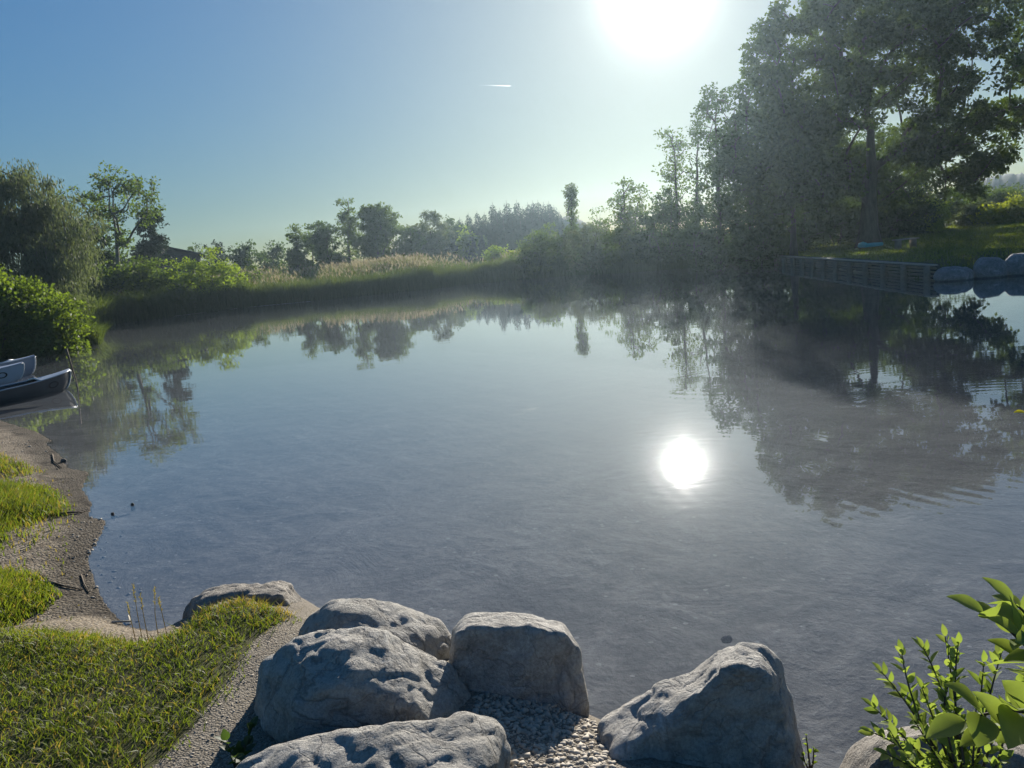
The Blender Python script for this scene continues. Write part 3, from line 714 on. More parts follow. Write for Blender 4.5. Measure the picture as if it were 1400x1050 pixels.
spots = [(600, 312, 215), (613, 305, 225), (628, 297, 230), (640, 290, 235), (652, 288, 225), (662, 290, 215), (673, 276, 205), (683, 284, 222), (692, 274, 205), (699, 286, 215), (706, 273, 208), (714, 282, 225), (721, 276, 200), (728, 274, 212), (735, 273, 203),
         (743, 276, 215), (750, 275, 205), (757, 280, 212), (764, 287, 208), (633, 305, 190), (648, 303, 185), (660, 300, 180), (680, 300, 178), (700, 298, 180), (718, 296, 178), (738, 298, 180), (755, 300, 182), (670, 312, 165), (690, 314, 165), (712, 312, 165), (733, 314, 165), (606, 318, 175), (619, 314, 172), (643, 314, 168), (657, 318, 160), (678, 318, 158), (700, 320, 158), (722, 320, 160), (745, 318, 162), (760, 312, 170), (678, 288, 195), (687, 290, 198), (710, 288, 195), (726, 286, 196), (741, 288, 198), (754, 292, 195)]
for i, (px, py, d) in enumerate(spots):
    d = .35 * d + 42
    o = protos[i] if i < 3 else copy_tree(protos[i % 3])
    p = A(px, py, d); z0 = gz(p[0], p[1]); hgt = p[2] - z0
    o.location = (p[0], p[1], z0); o.scale = (hgt, hgt, hgt); o.rotation_euler = (0, 0, i * 1.7)
    tag(o, 'dark spruce in the hazy conifer wood beyond the reeds', 'tree', 'spruces in the conifer wood')

# -- house behind the left bank
def house():
    d = 92; a = A(228, 352, d); root = empty('house', (a[0], a[1], gz(a[0], a[1])))
    tag(root, 'house behind the bushes with only its black pitched roof showing', 'house')
    ridge = A(236, 337, d)[2] - root.location[2]; eave = A(228, 352, d)[2] - root.location[2]
    hw = 3.6; ln = 4.5
    g = Geo(); g.box((0, 0, eave / 2), (hw * 2 - .6, ln * 2 - .6, eave)); g.build('wall', M['house_wall'], root)
    v = []; s = hw + .3
    for y in (-ln, ln):
        v += [(-s, y, eave - .1), (0, y, ridge), (s, y, eave - .1), (-s, y, eave - .3), (0, y, ridge - .2), (s, y, eave - .3)]
    g = Geo(); g.add(v, [[0, 1, 7, 6], [1, 2, 8, 7], [3, 9, 10, 4], [4, 10, 11, 5], [0, 6, 9, 3], [2, 5, 11, 8], [0, 3, 4, 1], [1, 4, 5, 2], [6, 7, 10, 9], [7, 8, 11, 10]])
    r_ = g.build('roof', M['roof'], root)
    g = Geo(); g.add([(-hw + .3, -ln + .31, eave), (hw - .3, -ln + .31, eave), (0, -ln + .31, ridge - .35)], None, [[0, 1, 2]]); g.build('gable', M['house_wall'], root)
    root.rotation_euler = (0, 0, math.radians(20))
house()

# ------------------------------------------------------------------ reeds and sedge (uncountable)
def blades(g, x, y, z, hgt, wid, lean=.25, m=0, seg=2):
    n = len(x); th = rng.random(n) * 2 * np.pi; ln = lean * (.3 + rng.random(n)) * hgt
    d = np.stack([np.cos(th), np.sin(th), np.zeros(n)], -1); ph = rng.random(n) * 2 * np.pi
    sd_ = np.stack([np.cos(ph), np.sin(ph), np.zeros(n)], -1) * (wid / 2)[:, None]
    b = np.stack([x, y, z], -1); m1 = b + d * (ln * .3)[:, None] + np.array([0, 0, 1.]) * (hgt * .6)[:, None]
    tp = b + d * ln[:, None] + np.array([0, 0, 1.]) * hgt[:, None]
    v = np.stack([b - sd_, b + sd_, m1 - sd_ * .8, m1 + sd_ * .8, tp], 1).reshape(-1, 3)
    i = np.arange(n)[:, None] * 5
    g.add(v, i + np.array([[0, 1, 3, 2]]), i + np.array([[2, 3, 4]]), m)
    return tp
SP = SH[:, :2]
def band(path, n, depth, bias=1.6):
    """points within depth metres behind a shore path"""
    path = np.array(path); seg = np.diff(path, axis=0); ln = np.hypot(seg[:, 0], seg[:, 1]); k = rng.choice(len(seg), n, p=ln / ln.sum())
    t = rng.random(n); p = path[k] + seg[k] * t[:, None]
    nrm = np.stack([-seg[k, 1], seg[k, 0]], -1) / ln[k][:, None]
    nrm *= np.sign((nrm * p).sum(1))[:, None]
    return p + nrm * (rng.random(n) ** bias * depth - .25)[:, None]
front = [(1.5, 60.3), pw(690, 384), (-2.2, 61), (-5.0, 58.3), pw(600, 393), pw(430, 410), pw(330, 421)]
g = Geo()
p = band(front, 30000, 5, 1.2); z = np.maximum(terrain(p[:, 0], p[:, 1])[0], -.1)
hv = 1.2 + .3 * wob(p[:, 0] * .5, p[:, 1] * .5) + .35 * wob(p[:, 0] * 1.9, p[:, 1] * 1.9); blades(g, p[:, 0], p[:, 1], z, np.clip(hv, .3, 3) * (.45 + .65 * rng.random(len(p))), .03 + .03 * rng.random(len(p)), .4, 0)
p = band(front, 42000, 42, 1.15); p = p[rng.random(len(p)) < np.clip((np.arange(len(p)) * 0 + 1), 0, 1)]; z = np.maximum(terrain(p[:, 0], p[:, 1])[0], -.1)
dsh = seg_dist(SP, p[:, 0], p[:, 1])[0]
hh = (1.25 + .8 * sm(1, 9, dsh) + .25 * wob(p[:, 0] * .3, p[:, 1] * .3) + .25 * wob(p[:, 0] * 1.7, p[:, 1] * 1.7)) * (.7 + .4 * rng.random(len(p)))
tp = blades(g, p[:, 0], p[:, 1], z, hh, np.full(len(p), .04), .15, 0)
s = (rng.random(len(tp)) < .24) & (dsh > 2.0); tpp = tp[s]
ax = unit_rand(len(tpp)) * .5 + np.array([0, 0, .8]); L_ = .22 + .2 * rng.random(len(tpp))
g.leaves(tpp - np.array([0, 0, .12]), ax, unit_rand(len(tpp)), L_, L_ * .3, 1)
tag(g.build('reeds', [M['reed'], M['reed_plume']]), kind='stuff')
left = [pw(345, 419), pw(230, 433), pw(160, 441), (-24.8, 46.5), (-23.6, 42)]
g = Geo(); p = band(left, 26000, 7, 1.3); z = np.maximum(terrain(p[:, 0], p[:, 1])[0], -.1)
blades(g, p[:, 0], p[:, 1], z, np.clip(1.5 + .4 * wob(p[:, 0] * .4, p[:, 1] * .4) + .4 * wob(p[:, 0] * 1.8, p[:, 1] * 1.8), .3, 3) * (.45 + .65 * rng.random(len(p))), .03 + .035 * rng.random(len(p)), .45)
p = np.stack([-24 + 8.2 * rng.random(70000), 27 + 12 * rng.random(70000)], -1); ds_ = seg_dist(SP, p[:, 0], p[:, 1])[0]; p = p[np.where(inside(SP, p[:, 0], p[:, 1]), ds_ < .35, ds_ < 1.6 * rng.random(len(p)))]; z = np.maximum(terrain(p[:, 0], p[:, 1])[0], -.1)
blades(g, p[:, 0], p[:, 1], z, (.75 + .5 * wob(p[:, 0] * .9, p[:, 1] * .9)) * (.3 + .8 * rng.random(len(p))), np.full(len(p), .03), .9)
tag(g.build('sedge', [M['sedge']]), kind='stuff')
# dark undergrowth at the foot of the right bank
g = Geo(); p = band([(14.5, 50.5), (11.5, 53), pw(860, 372), (5.5, 58.5), pw(750, 378), (1.5, 60)], 22000, 6, 1.2); z = np.maximum(terrain(p[:, 0], p[:, 1])[0], -.1)
blades(g, p[:, 0], p[:, 1], z, 1.3 * (.5 + .7 * rng.random(len(p))), np.full(len(p), .05), .5)
tag(g.build('undergrowth', [M['leaf_dark']]), kind='stuff')

# ------------------------------------------------------------------ far lawn turf, timber wall, far boulders, board
g = Geo(); n = 60000
d_ = 22 + 42 * rng.random(n) ** .8; a_ = np.radians(14 + 24 * rng.random(n)); x = np.sin(a_) * d_; y = np.cos(a_) * d_
z, ds, ii, _ = terrain(x, y); k = ~ii & (ds > .3) & (x > 11)
blades(g, x[k], y[k], z[k], .05 + .07 * rng.random(k.sum()), np.full(k.sum(), .03), .5)
tag(g.build('grass', [M['grass']]), kind='stuff')

def timber_wall():
    a = np.array([*pw(1274, 384), 0]); b = np.array([*pw(1055, 360.5), 0]); ln = np.linalg.norm(b - a); u = (b - a) / ln
    root = empty('retaining_wall', a, math.atan2(u[1], u[0])); tag(root, 'low grey timber crib wall holding up the lawn edge', 'wall')
    nP = 13; rl = 4
    for i in range(nP):
        x = ln * i / (nP - 1); g = Geo()
        zt = .43 + rng.normal() * .015
        g.tube([(x, .14, -.7), (x, .14, zt * .5), (x + rng.normal() * .02, .15, zt)], [.10, .10, .095], 10); g.build('post', M['wood_wall'], root, True)
    for r in range(rl):
        z0 = .04 + r * .108; g = Geo()
        for i in range(nP - 1):
            x0 = ln * i / (nP - 1); x1 = ln * (i + 1) / (nP - 1)
            j = rng.normal(size=3) * .012
            g.tube([(x0 - .05, -.06 + j[0], z0 + j[1]), ((x0 + x1) / 2, -.05, z0), (x1 + .05, -.06 + j[2], z0 + j[1])], .042, 8)
        g.build('rail', M['wood_wall'], root, True)
    g = Geo(); g.box((ln / 2, -.02, .47), (ln + .3, .2, .045)); g.build('cap_board', M['wood_pale'], root)
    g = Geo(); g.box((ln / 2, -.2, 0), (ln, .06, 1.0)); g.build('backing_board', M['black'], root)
timber_wall()

# ---- boulders: hull of hand-placed points, remeshed, smoothed and weathered
def boulder(label, hulls, mat, vox=.022, amp=.03, freq=4.0, smooth=6, group=None, seed=0, cat='rock', strata=0.0):
    bm = bmesh.new()
    for pts in hulls:
        vs = [bm.verts.new(Vector(p)) for p in pts]
        r = bmesh.ops.convex_hull(bm, input=vs)
        bmesh.ops.delete(bm, geom=list({e for e in r['geom_interior'] + r['geom_unused'] if isinstance(e, bmesh.types.BMVert)}), context='VERTS')
    me = bpy.data.meshes.new('boulder'); bm.to_mesh(me); bm.free()
    o = bpy.data.objects.new('boulder', me); col.objects.link(o)
    m = o.modifiers.new('r', 'REMESH'); m.mode = 'VOXEL'; m.voxel_size = vox
    s = o.modifiers.new('s', 'SMOOTH'); s.factor = .6; s.iterations = smooth
    dg = bpy.context.evaluated_depsgraph_get(); me2 = bpy.data.meshes.new_from_object(o.evaluated_get(dg))
    o.modifiers.clear(); o.data = me2; bpy.data.meshes.remove(me)
    n = len(me2.vertices); co = np.empty(n * 3, np.float32); me2.vertices.foreach_get('co', co); co = co.reshape(-1, 3)
    no = np.empty(n * 3, np.float32); me2.vertices.foreach_get('normal', no); no = no.reshape(-1, 3)
    c = co.mean(0); off = Vector((seed * 7.3, seed * 3.1, seed))
    for i in range(n):
        v = Vector(co[i]) * freq + off
        h = mnoise.fractal(v, 1.0, 2.1, 5) * .9 + (0.5 - abs(mnoise.noise(v * .7))) * .9
        rdg = 1 - abs(mnoise.noise(v * 1.9 + Vector((3, 9, 1)))) * 2
        h += max(0, rdg - .55) * -.9
        if strata: h += strata * math.sin((co[i][2] * 1.2 + co[i][0] * .5 + mnoise.noise(v * .6) * .12) * 60)
        co[i] += no[i] * h * amp
    base = np.array([c[0], c[1], co[:, 2].min()]); co -= base
    me2.vertices.foreach_set('co', co.ravel()); me2.update()
    me2.materials.clear(); me2.materials.append(M[mat]); me2.polygons.foreach_set('use_smooth', np.ones(len(me2.polygons), bool))
    o.location = base; o.name = 'boulder'
    return tag(o, label, cat, group)
def sil(front, depth, layers):
    """silhouette pixels at a depth, plus the same shape shrunk, shifted and set nearer or farther"""
    pts = np.array(front, float); c = pts.mean(0); out = [D(q[0], q[1], depth) for q in pts]
    for l in layers:
        for q in pts: qq = c + (q - c) * l[1]; out.append(D(qq[0], qq[1] + (l[2] if len(l) > 2 else 0), depth + l[0]))
    return out
def lay(*rows):
    """several outlines of one rock, each at its own depth"""
    return [D(q[0], q[1], d) for d, pts in rows for q in pts]
def world_pts(c, r): return [(c[0] + r[0] * math.cos(a), c[1] + r[1] * math.sin(a), c[2] + z * r[2]) for a, z in []]
FB = 'boulders around the gravel landing'
boulder('pitted grey boulder with rough top, largest of the left cluster and touching three others',
        [sil([(352, 985), (349, 935), (362, 905), (398, 872), (450, 862), (505, 862), (560, 882), (612, 910), (642, 945), (650, 985), (600, 1040), (420, 1060)], 2.95, [(-.16, .86, 22), (-.30, .62, 48), (.26, .9, -2), (.42, .62, 8)])], 'rock', vox=.011, amp=.021, freq=5.5, seed=1, group=FB, smooth=8)
boulder('pale ridged boulder behind the large pitted one at the water edge',
        [sil([(405, 862), (425, 838), (460, 818), (505, 816), (560, 830), (600, 852), (620, 880), (610, 925), (420, 925)], 3.55, [(-.14, .85, 14), (-.26, .6, 34), (.22, .85)])], 'rock', vox=.012, amp=.020, freq=5, seed=2, group=FB, smooth=6)
boulder('smooth long boulder at the bottom edge in front of the large pitted one',
        [sil([(290, 1075), (330, 1040), (400, 1014), (500, 998), (580, 985), (640, 976), (680, 988), (695, 1020), (697, 1090), (690, 1200), (300, 1220)], 2.4, [(-.12, .9, 26), (-.28, .75, 70), (.2, .9, -2)])], 'rock', vox=.011, amp=.019, freq=4.6, seed=3, group=FB, smooth=10)
boulder('square blue grey boulder with flat sunlit top beside the gravel landing',
        [lay((3.0, [(617, 900), (624, 868), (645, 858), (725, 858), (772, 868), (796, 892), (806, 985), (760, 1012), (640, 1002), (613, 960)]),
             (3.22, [(613, 905), (620, 860), (636, 843), (668, 837), (724, 839), (768, 852), (788, 880), (800, 940), (790, 985), (620, 970)]),
             (3.42, [(640, 850), (672, 840), (722, 842), (760, 856), (776, 890), (770, 960), (640, 950)]))], 'rock_blue', vox=.011, amp=.016, freq=5, seed=4, group=FB, smooth=6)
boulder('big wedge shaped boulder with a high peak right of the gravel landing',
        [sil([(905, 985), (915, 940), (965, 905), (985, 886), (1010, 878), (1040, 882), (1062, 900), (1080, 945), (1098, 1010), (1112, 1080), (1090, 1130), (930, 1110)], 2.72, [(-.2, .82, 16), (.22, .85)]),
         sil([(822, 992), (850, 968), (900, 936), (960, 912), (1000, 930), (1010, 1010), (990, 1100), (850, 1090), (825, 1030)], 2.72, [(-.1, .9, 22), (-.2, .75, 44), (.2, .88)])], 'rock_blue', vox=.011, amp=.022, freq=5.5, seed=5, group=FB, smooth=6)
boulder('low brownish rock behind the dry grass at the tip of the lawn',
        [sil([(250, 840), (262, 818), (290, 803), (340, 797), (375, 800), (398, 800), (415, 822), (412, 850), (330, 885), (255, 885)], 4.42, [(-.25, .8, 8), (.22, .85)])], 'rock_warm', vox=.014, amp=.026, freq=5.5, seed=6, group=FB, smooth=5)
boulder('low pale rock under the leafy shrub in the bottom right corner',
        [sil([(1138, 1075), (1160, 1030), (1200, 1000), (1280, 988), (1350, 1000), (1420, 1022), (1480, 1060), (1470, 1150), (1150, 1150)], 2.55, [(-.25, .75), (.2, .8)])], 'rock_warm', vox=.014, amp=.02, freq=4.5, seed=7, group=FB, smooth=7)
FR = 'boulders beside the timber wall'
for lab, px, py, wpx, hpx, d, sd_ in [('long low grey boulder touching the near end of the timber wall', 1305, 376, 24, 16, 26.5, 8), ('tall rounded grey boulder, middle one of three beside the timber wall', 1352, 374, 20, 23, 26.8, 9),
                                     ('grey boulder cut by the right picture edge, beyond the wall', 1396, 372, 21, 24, 27.2, 10), ('grey boulder just past the right picture edge by the water', 1445, 368, 24, 24, 27.6, 11)]:
    c = A(px, py, d); rx = wpx * d / FPX; hz = hpx * d / FPX
    pts = []
    for a in np.linspace(0, 2 * np.pi, 12, endpoint=False):
        for f_, zf in ((1, .25), (.86, .7), (.5, .97), (.8, -.5)):
            pts.append((c[0] + rx * f_ * math.cos(a) * (1 + .08 * math.sin(3 * a + sd_)), c[1] + .75 * rx * f_ * math.sin(a), hz * zf))
    boulder(lab, [pts], 'rock_far', vox=.05, amp=.05, freq=2, seed=sd_, group=FR, smooth=5)

def board():
    a = P(1190, 337, .95); z0 = gz(a[0], a[1])
    for _ in range(8): a = P(1190, 337, z0 + .1); z0 = gz(a[0], a[1])
    w = 24 * math.hypot(a[0], a[1]) / FPX
    root = empty('air_mattress', (a[0], a[1], z0 + .08), math.radians(8)); tag(root, 'turquoise air mattress lying on the shaded lawn under the maple', 'air mattress')
    g = Geo()
    for i in range(5):
        y = (i - 2) * .13; g.tube([(-w / 2, y, .1), (-w / 2 + .05, y, .1), (w / 2 - .05, y, .1), (w / 2, y, .1)], [.07, .1, .1, .07], 10)
    g.build('mattress', M['turquoise'], root, True)
    g = Geo(); g.tube([(-w / 2 + .08, -.3, .17), (-w / 2 + .08, 0, .2), (-w / 2 + .08, .3, .17)], [.07, .1, .07], 10); g.build('pillow', M['turquoise'], root, True)
board()
def bench():
    a = A(1238, 318, 40.5); z0 = gz(a[0], a[1])
    root = empty('bench', (a[0], a[1], z0), math.radians(12)); tag(root, 'pale low wooden bench on the lawn in the shade right of the maple trunk', 'bench')
    for dy in (-.12, .12):
        g = Geo(); g.box((0, dy, .45), (1.1, .2, .05)); g.build('seat_plank', M['wood_pale'], root)
    for x in (-.4, .4):
        g = Geo(); g.box((x, 0, .21), (.08, .36, .42)); g.build('leg', M['wood_wall'], root)
bench()

# ------------------------------------------------------------------ canoes
def canoe(label, bow_px, tail_px, length, width, hb, hm, mat, deckmat, emblem=True, rope=False):
    a = P(*bow_px); b = P(*tail_px); u = (b - a)[:2]; u /= np.linalg.norm(u)
    root = empty('canoe', (a[0], a[1], 0), math.atan2(u[1], u[0])); tag(root, label, 'canoe', 'canoes moored at the left beach')
    n = 41; m = 15
    xs = np.linspace(0, length, n); t = xs / length
    half = width / 2 * np.clip(np.sin(np.pi * t), 0, 1) ** .62
    sheer = hm + (hb - hm) * np.abs(2 * t - 1) ** 3.2
    keel = -.10 + .06 * np.abs(2 * t - 1) ** 6
    stem = .34 * np.abs(2 * t - 1) ** 9                     # rounded stems
    V = []; 
    for i in range(n):
        for j in range(m):
            s = j / (m - 1) * 2 - 1; q = abs(s)
            yv = math.copysign(half[i] * (q ** .55), s); zv = keel[i] + (sheer[i] - keel[i]) * q ** 2.2
            end = -1 if t[i] < .5 else 1
            V.append((xs[i] + end * (stem[i] * (-(1 - q) ** 1.5)), yv, zv))
    V = np.array(V); i, j = np.meshgrid(np.arange(n - 1), np.arange(m - 1), indexing='ij')
    q = np.stack([i * m + j, (i + 1) * m + j, (i + 1) * m + j + 1, i * m + j + 1], -1).reshape(-1, 4)
    me = np_mesh('hull', V, q); h = link('hull', me, [M[mat]], root, True)
    V2 = V.copy(); V2[:, 1] *= .96; V2[:, 2] += .02 ; V2[:, 2] = np.minimum(V2[:, 2], np.repeat(sheer - .004, m))
    link('lining', np_mesh('lining', V2, q[:, ::-1]), [M['canoe_inside']], root, True)
    for sgn in (-1, 1):
        g = Geo(); g.tube(np.stack([xs, sgn * (half + .004), sheer + .006], -1), .014, 6); g.build('gunwale', M['trim_pale'] if deckmat == 'trim_pale' else M[deckmat], root, True)
    k = [i for i in range(n) if t[i] < .17]
    V3 = []
    for i in k: V3 += [(xs[i], -half[i], sheer[i] + .012), (xs[i], 0, sheer[i] + .045), (xs[i], half[i], sheer[i] + .012)]
    f_ = []
    for i in range(len(k) - 1):
        for j in range(2): f_.append([i * 3 + j, (i + 1) * 3 + j, (i + 1) * 3 + j + 1, i * 3 + j + 1])
    link('deck', np_mesh('deck', V3, np.array(f_)), [M[deckmat]], root, True)
    i = k[-1]; g = Geo(); g.tube([(xs[i], -half[i], sheer[i] + .01), (xs[i], 0, sheer[i] + .055), (xs[i], half[i], sheer[i] + .01)], .02, 6); g.build('deck_trim', M['trim_pale'], root, True)
    for f_ in (.38, .68):
        i = int(f_ * n); g = Geo(); g.box((xs[i], 0, sheer[i] - .06), (.22, half[i] * 1.9, .025)); g.build('seat', M['stick'], root)
    g = Geo(); e = 10
    g.tube(np.stack([.34 * (1 - np.linspace(1, .12, e) ** .45) ** 1.5, np.zeros(e), -.04 + (hb + .04) * np.linspace(1, .12, e)], -1) - np.array([.012, 0, 0]), .016, 6); g.build('stem_band', M['trim_pale'], root, True)
    if emblem:
        # oval maker's mark on the bow, on the side that faces the camera
        i = 4
        for sgn in (-1, 1):
            th = np.linspace(0, 2 * np.pi, 20, endpoint=False); g = Geo(); pts = []
            for r_ in (1.0, .68):
                for a_ in th:
                    xx = .46 + .12 * r_ * math.cos(a_); zz_ = .62 + .17 * r_ * math.sin(a_)
                    ti = xx / length; hx = width / 2 * math.sin(math.pi * ti) ** .62; sh_ = hm + (hb - hm) * abs(2 * ti - 1) ** 3.2; kl = -.10 + .06 * abs(2 * ti - 1) ** 6
                    pts.append((xx, sgn * (hx * (zz_ ** (.25)) + .006), kl + (sh_ - kl) * zz_))
            nn = 20; qd = [[a_, (a_ + 1) % nn, nn + (a_ + 1) % nn, nn + a_] for a_ in range(nn)]
            g.add(pts, qd); g.build('emblem', M['black'], root)
    if rope:
        g = Geo(); s = np.linspace(0, 1, 9); g.tube(np.stack([-.03 - .10 * s, .02 * s, hb - .02 - (hb + .25) * s ** 1.3], -1), .008, 5); g.build('mooring_rope', M['rope'], root, True)
    return root
canoe('dark grey canoe floating nearest, pale deck at its bow', (100, 531), (0, 550), 4.9, .88, .40, .26, 'canoe_dark', 'deck_pale', True, True)
canoe('pale grey canoe with round bow emblem, between two darker canoes', (36, 519), (-40, 528), 4.8, .85, .42, .3, 'canoe_pale', 'canoe_pale')
canoe('blue grey canoe with pale rim, farthest of the three', (52, 511), (-30, 518), 4.8, .85, .48, .34, 'canoe_blue', 'deck_pale')
def pole():
    p = P(106, 528, 0); o = empty('mooring_stake', (p[0], p[1], -.4)); tag(o, 'thin crooked stake standing in the water at the nearest canoe bow', 'stake')
    g = Geo(); g.tube([(0, 0, 0), (-.01, 0, .5), (-.05, 0, .9), (-.10, 0, 1.25)], [.02, .018, .015, .03], 6); g.build('stake', M['stick'], o, True)
pole()

# ------------------------------------------------------------------ near lawn, beach tufts
g = Geo(); n = 330000
x = -7.0 + 6.3 * rng.random(n); y = 1.6 + 4.2 * rng.random(n)
dl, _, _ = seg_dist(LAWN, x, y); il = inside(LAWN, x, y); s_ = np.where(il, dl, -dl)
dens = np.clip(.55 + .45 * wob(x * 1.1, y * 1.1), .15, 1) * np.clip(4.2 / np.hypot(x, y), .5, 1) ** 1.5
keep = (s_ + .05 * wob(x * 3, y * 3) + .03 * rng.normal(size=n) > 0) & (rng.random(n) < dens) & (x > -1.05 * y - .8)
x, y, s_ = x[keep], y[keep], s_[keep]
z, ds, ii, _ = terrain(x, y); k = ~ii; x, y, z, s_ = x[k], y[k], z[k], s_[k]
edge = np.exp(-s_ / .22) * sm(3.4, 4.2, y) * sm(-1.6, -2.0, x)
hgt = (.016 + .032 * rng.random(len(x)) ** 1.5 + .10 * edge * rng.random(len(x))) * (.8 + .5 * sm(-.2, .5, wob(x * 1.6 + 4, y * 1.6)))
dry = (rng.random(len(x)) < .14 + .5 * sm(.0, .6, wob(x * .9 + 2, y * 1.3 + 1)) * .6 + .6 * sm(-1.9, -1.5, x) * sm(3.5, 3.9, y))
for mi, mk in ((0, ~dry), (1, dry)):
    blades(g, x[mk], y[mk], z[mk] - .004, hgt[mk], .003 + .003 * rng.random(mk.sum()), 1.1, mi)
def tuft_area(poly, n, h0, h1, dryf=.15, zz_=.15):
    P_ = np.array([pw(a, b, zz_) for a, b in poly]); lo, hi = P_.min(0), P_.max(0)
    x = lo[0] + (hi[0] - lo[0]) * rng.random(n); y = lo[1] + (hi[1] - lo[1]) * rng.random(n)
    dl, _, _ = seg_dist(P_, x, y); k = inside(P_, x, y) & (dl > .45 * rng.random(n) ** 1.6); x, y, dl = x[k], y[k], dl[k]
    k = wob(x * 2.1, y * 2.1) + dl * 1.5 > -.45 + .3 * rng.normal(size=len(x)); x, y, dl = x[k], y[k], dl[k]
    z, ds, ii, _ = terrain(x, y); k = ~ii & (ds > .12); x, y, z, dl = x[k], y[k], z[k], dl[k]
    hgt = (h0 + (h1 - h0) * rng.random(len(x))) * (.35 + .65 * sm(0, .5, dl)); dr = rng.random(len(x)) < dryf
    for mi, mk in ((0, ~dr), (1, dr)): blades(g, x[mk], y[mk], z[mk], hgt[mk], .006 + .006 * rng.random(mk.sum()), .6, mi)
tuft_area([(-120, 660), (0, 655), (60, 652), (95, 668), (92, 685), (40, 705), (0, 722), (-120, 740)], 42000, .08, .20)
tuft_area([(-120, 735), (0, 712), (12, 722), (0, 745), (-120, 760)], 9000, .06, .14)
tuft_area([(-120, 775), (0, 762), (50, 765), (82, 790), (60, 815), (0, 848), (-120, 855)], 36000, .06, .17)
tuft_area([(-120, 612), (0, 612), (40, 622), (62, 632), (20, 645), (-120, 650)], 16000, .06, .15, .35)
tuft_area([(90, 648), (115, 672), (100, 690), (80, 672)], 1200, .04, .10, .3)
tuft_area([(-120, 600), (0, 604), (60, 625), (95, 655), (105, 690), (112, 740), (100, 790), (125, 850), (-120, 855)], 9000, .02, .07, .5)
tuft_area([(-120, 640), (0, 640), (95, 645), (118, 690), (80, 730), (-120, 760)], 6000, .03, .10, .3)
tag(g.build('grass', [M['grass'], M['grass_dry']]), kind='stuff')
# dry seed stalks at the lawn tip
for i, (px, py, hgt) in enumerate([(192, 862, .30), (200, 860, .24), (182, 858, .2), (214, 858, .26), (226, 856, .2)]):
    p = P(px, py, .3); z0 = max(gz(p[0], p[1]), .05)
    o = empty('grass_stalk', (p[0], p[1], z0)); tag(o, 'thin dry seed stalk of grass standing at the water edge of the lawn', 'grass stalk', 'dry stalks at the lawn tip')
    g = Geo(); a = rng.normal() * .25
    pts = np.array([(0, 0, 0), (.02 * a, 0, hgt * .5), (hgt * .35 * a, .01, hgt)]); g.tube(pts, [.0022, .0018, .001], 5); g.build('stem', M['grass_dry'], o)
    g = Geo(); k = 30; f_ = np.linspace(.66, 1, k); base = np.stack([np.interp(f_, [0, .5, 1], pts[:, q]) for q in range(3)], -1)
    g.leaves(base, unit_rand(k) * .6 + np.array([0, 0, 1.]), unit_rand(k), .017, .004); g.build('seed_head', M['grass_dry'], o)

# ------------------------------------------------------------------ pebbles and driftwood
def pebbles(areas, name='pebbles'):
    ico = bmesh.new(); bmesh.ops.create_icosphere(ico, subdivisions=1, radius=1); iv = np.array([v.co[:] for v in ico.verts]); it = np.array([[v.index for v in f.verts] for f in ico.faces]); ico.free()
    V = []; T_ = []; k = 0
    for poly, n, s0, s1, zz_, inwater in areas:
        P_ = np.array([pw(a, b, zz_) for a, b in poly]); lo, hi = P_.min(0), P_.max(0)
        x = lo[0] + (hi[0] - lo[0]) * rng.random(n); y = lo[1] + (hi[1] - lo[1]) * rng.random(n)
        m = inside(P_, x, y); x, y = x[m], y[m]; z, ds, ii, _ = terrain(x, y)
        m = ~ii if not inwater else np.ones(len(x), bool)
        for a, b, c in zip(x[m], y[m], z[m]):
            s = s0 + (s1 - s0) * rng.random() ** 3; sc = s * np.array([1, .75, .5]) * (.7 + .5 * rng.random(3))
            v = iv * (1 + .22 * rng.normal(size=(len(iv), 1))) * sc; V.append(v @ rotz(rng.random() * 6.3).T + np.array([a, b, c + s * .12])); T_.append(it + k); k += len(iv)
    o = link(name, np_mesh(name, np.vstack(V), np.vstack(T_)), [M['pebble']], smooth=True); return tag(o, kind='stuff')
pebbles([([(655, 960), (700, 965), (760, 968), (812, 985), (840, 1060), (850, 1110), (640, 1110)], 2600, .003, .018, .25, False),
         ([(345, 870), (420, 835), (440, 850), (380, 900), (350, 960), (300, 1060), (190, 1070), (270, 985)], 900, .002, .007, .36, False),
         ([(115, 700), (145, 712), (140, 735), (122, 765), (132, 800), (160, 850), (140, 850), (95, 760), (95, 720)], 700, .004, .018, .03, False),
         ([(0, 590), (70, 600), (60, 625), (0, 610)], 150, .005, .02, .05, False),
         ([(120, 700), (160, 700), (190, 780), (200, 860), (150, 850), (130, 800)], 260, .006, .022, 0, True)])
def stone(label, px, py, w, hgt, mat, seed, grp=None, sink=0.0):
    p = P(px, py, 0); z0 = max(gz(p[0], p[1]), -.02) - sink; d = np.hypot(p[0], p[1]); rx = w * d / FPX
    pts = [(p[0] + rx * f_ * math.cos(a), p[1] + rx * .7 * f_ * math.sin(a), z0 + hgt * zf) for a in np.linspace(0, 2 * np.pi, 9, endpoint=False) for f_, zf in ((1, .3), (.6, .95), (.8, -.3))]
    o = boulder(label, [pts], mat, vox=rx * .16, amp=rx * .12, freq=1.2 / rx, seed=seed, smooth=3, group=grp, cat='stone'); o.name = 'stone'; return o
stone('pale flat stone lying in the shallow water behind the wedge boulder', 993, 866, 9, .03, 'rock_warm', 21, sink=.02)
stone('small dark stone in the water off the sandy point', 181, 690, 3, .06, 'rock_warm', 22, sink=.02)
stone('small dark stone nearer the beach off the sandy point', 154, 703, 3, .06, 'rock_warm', 23, sink=.02)
stone('dark stone on the water line of the upper sandy spit', 87, 632, 4, .04, 'rock_warm', 24)
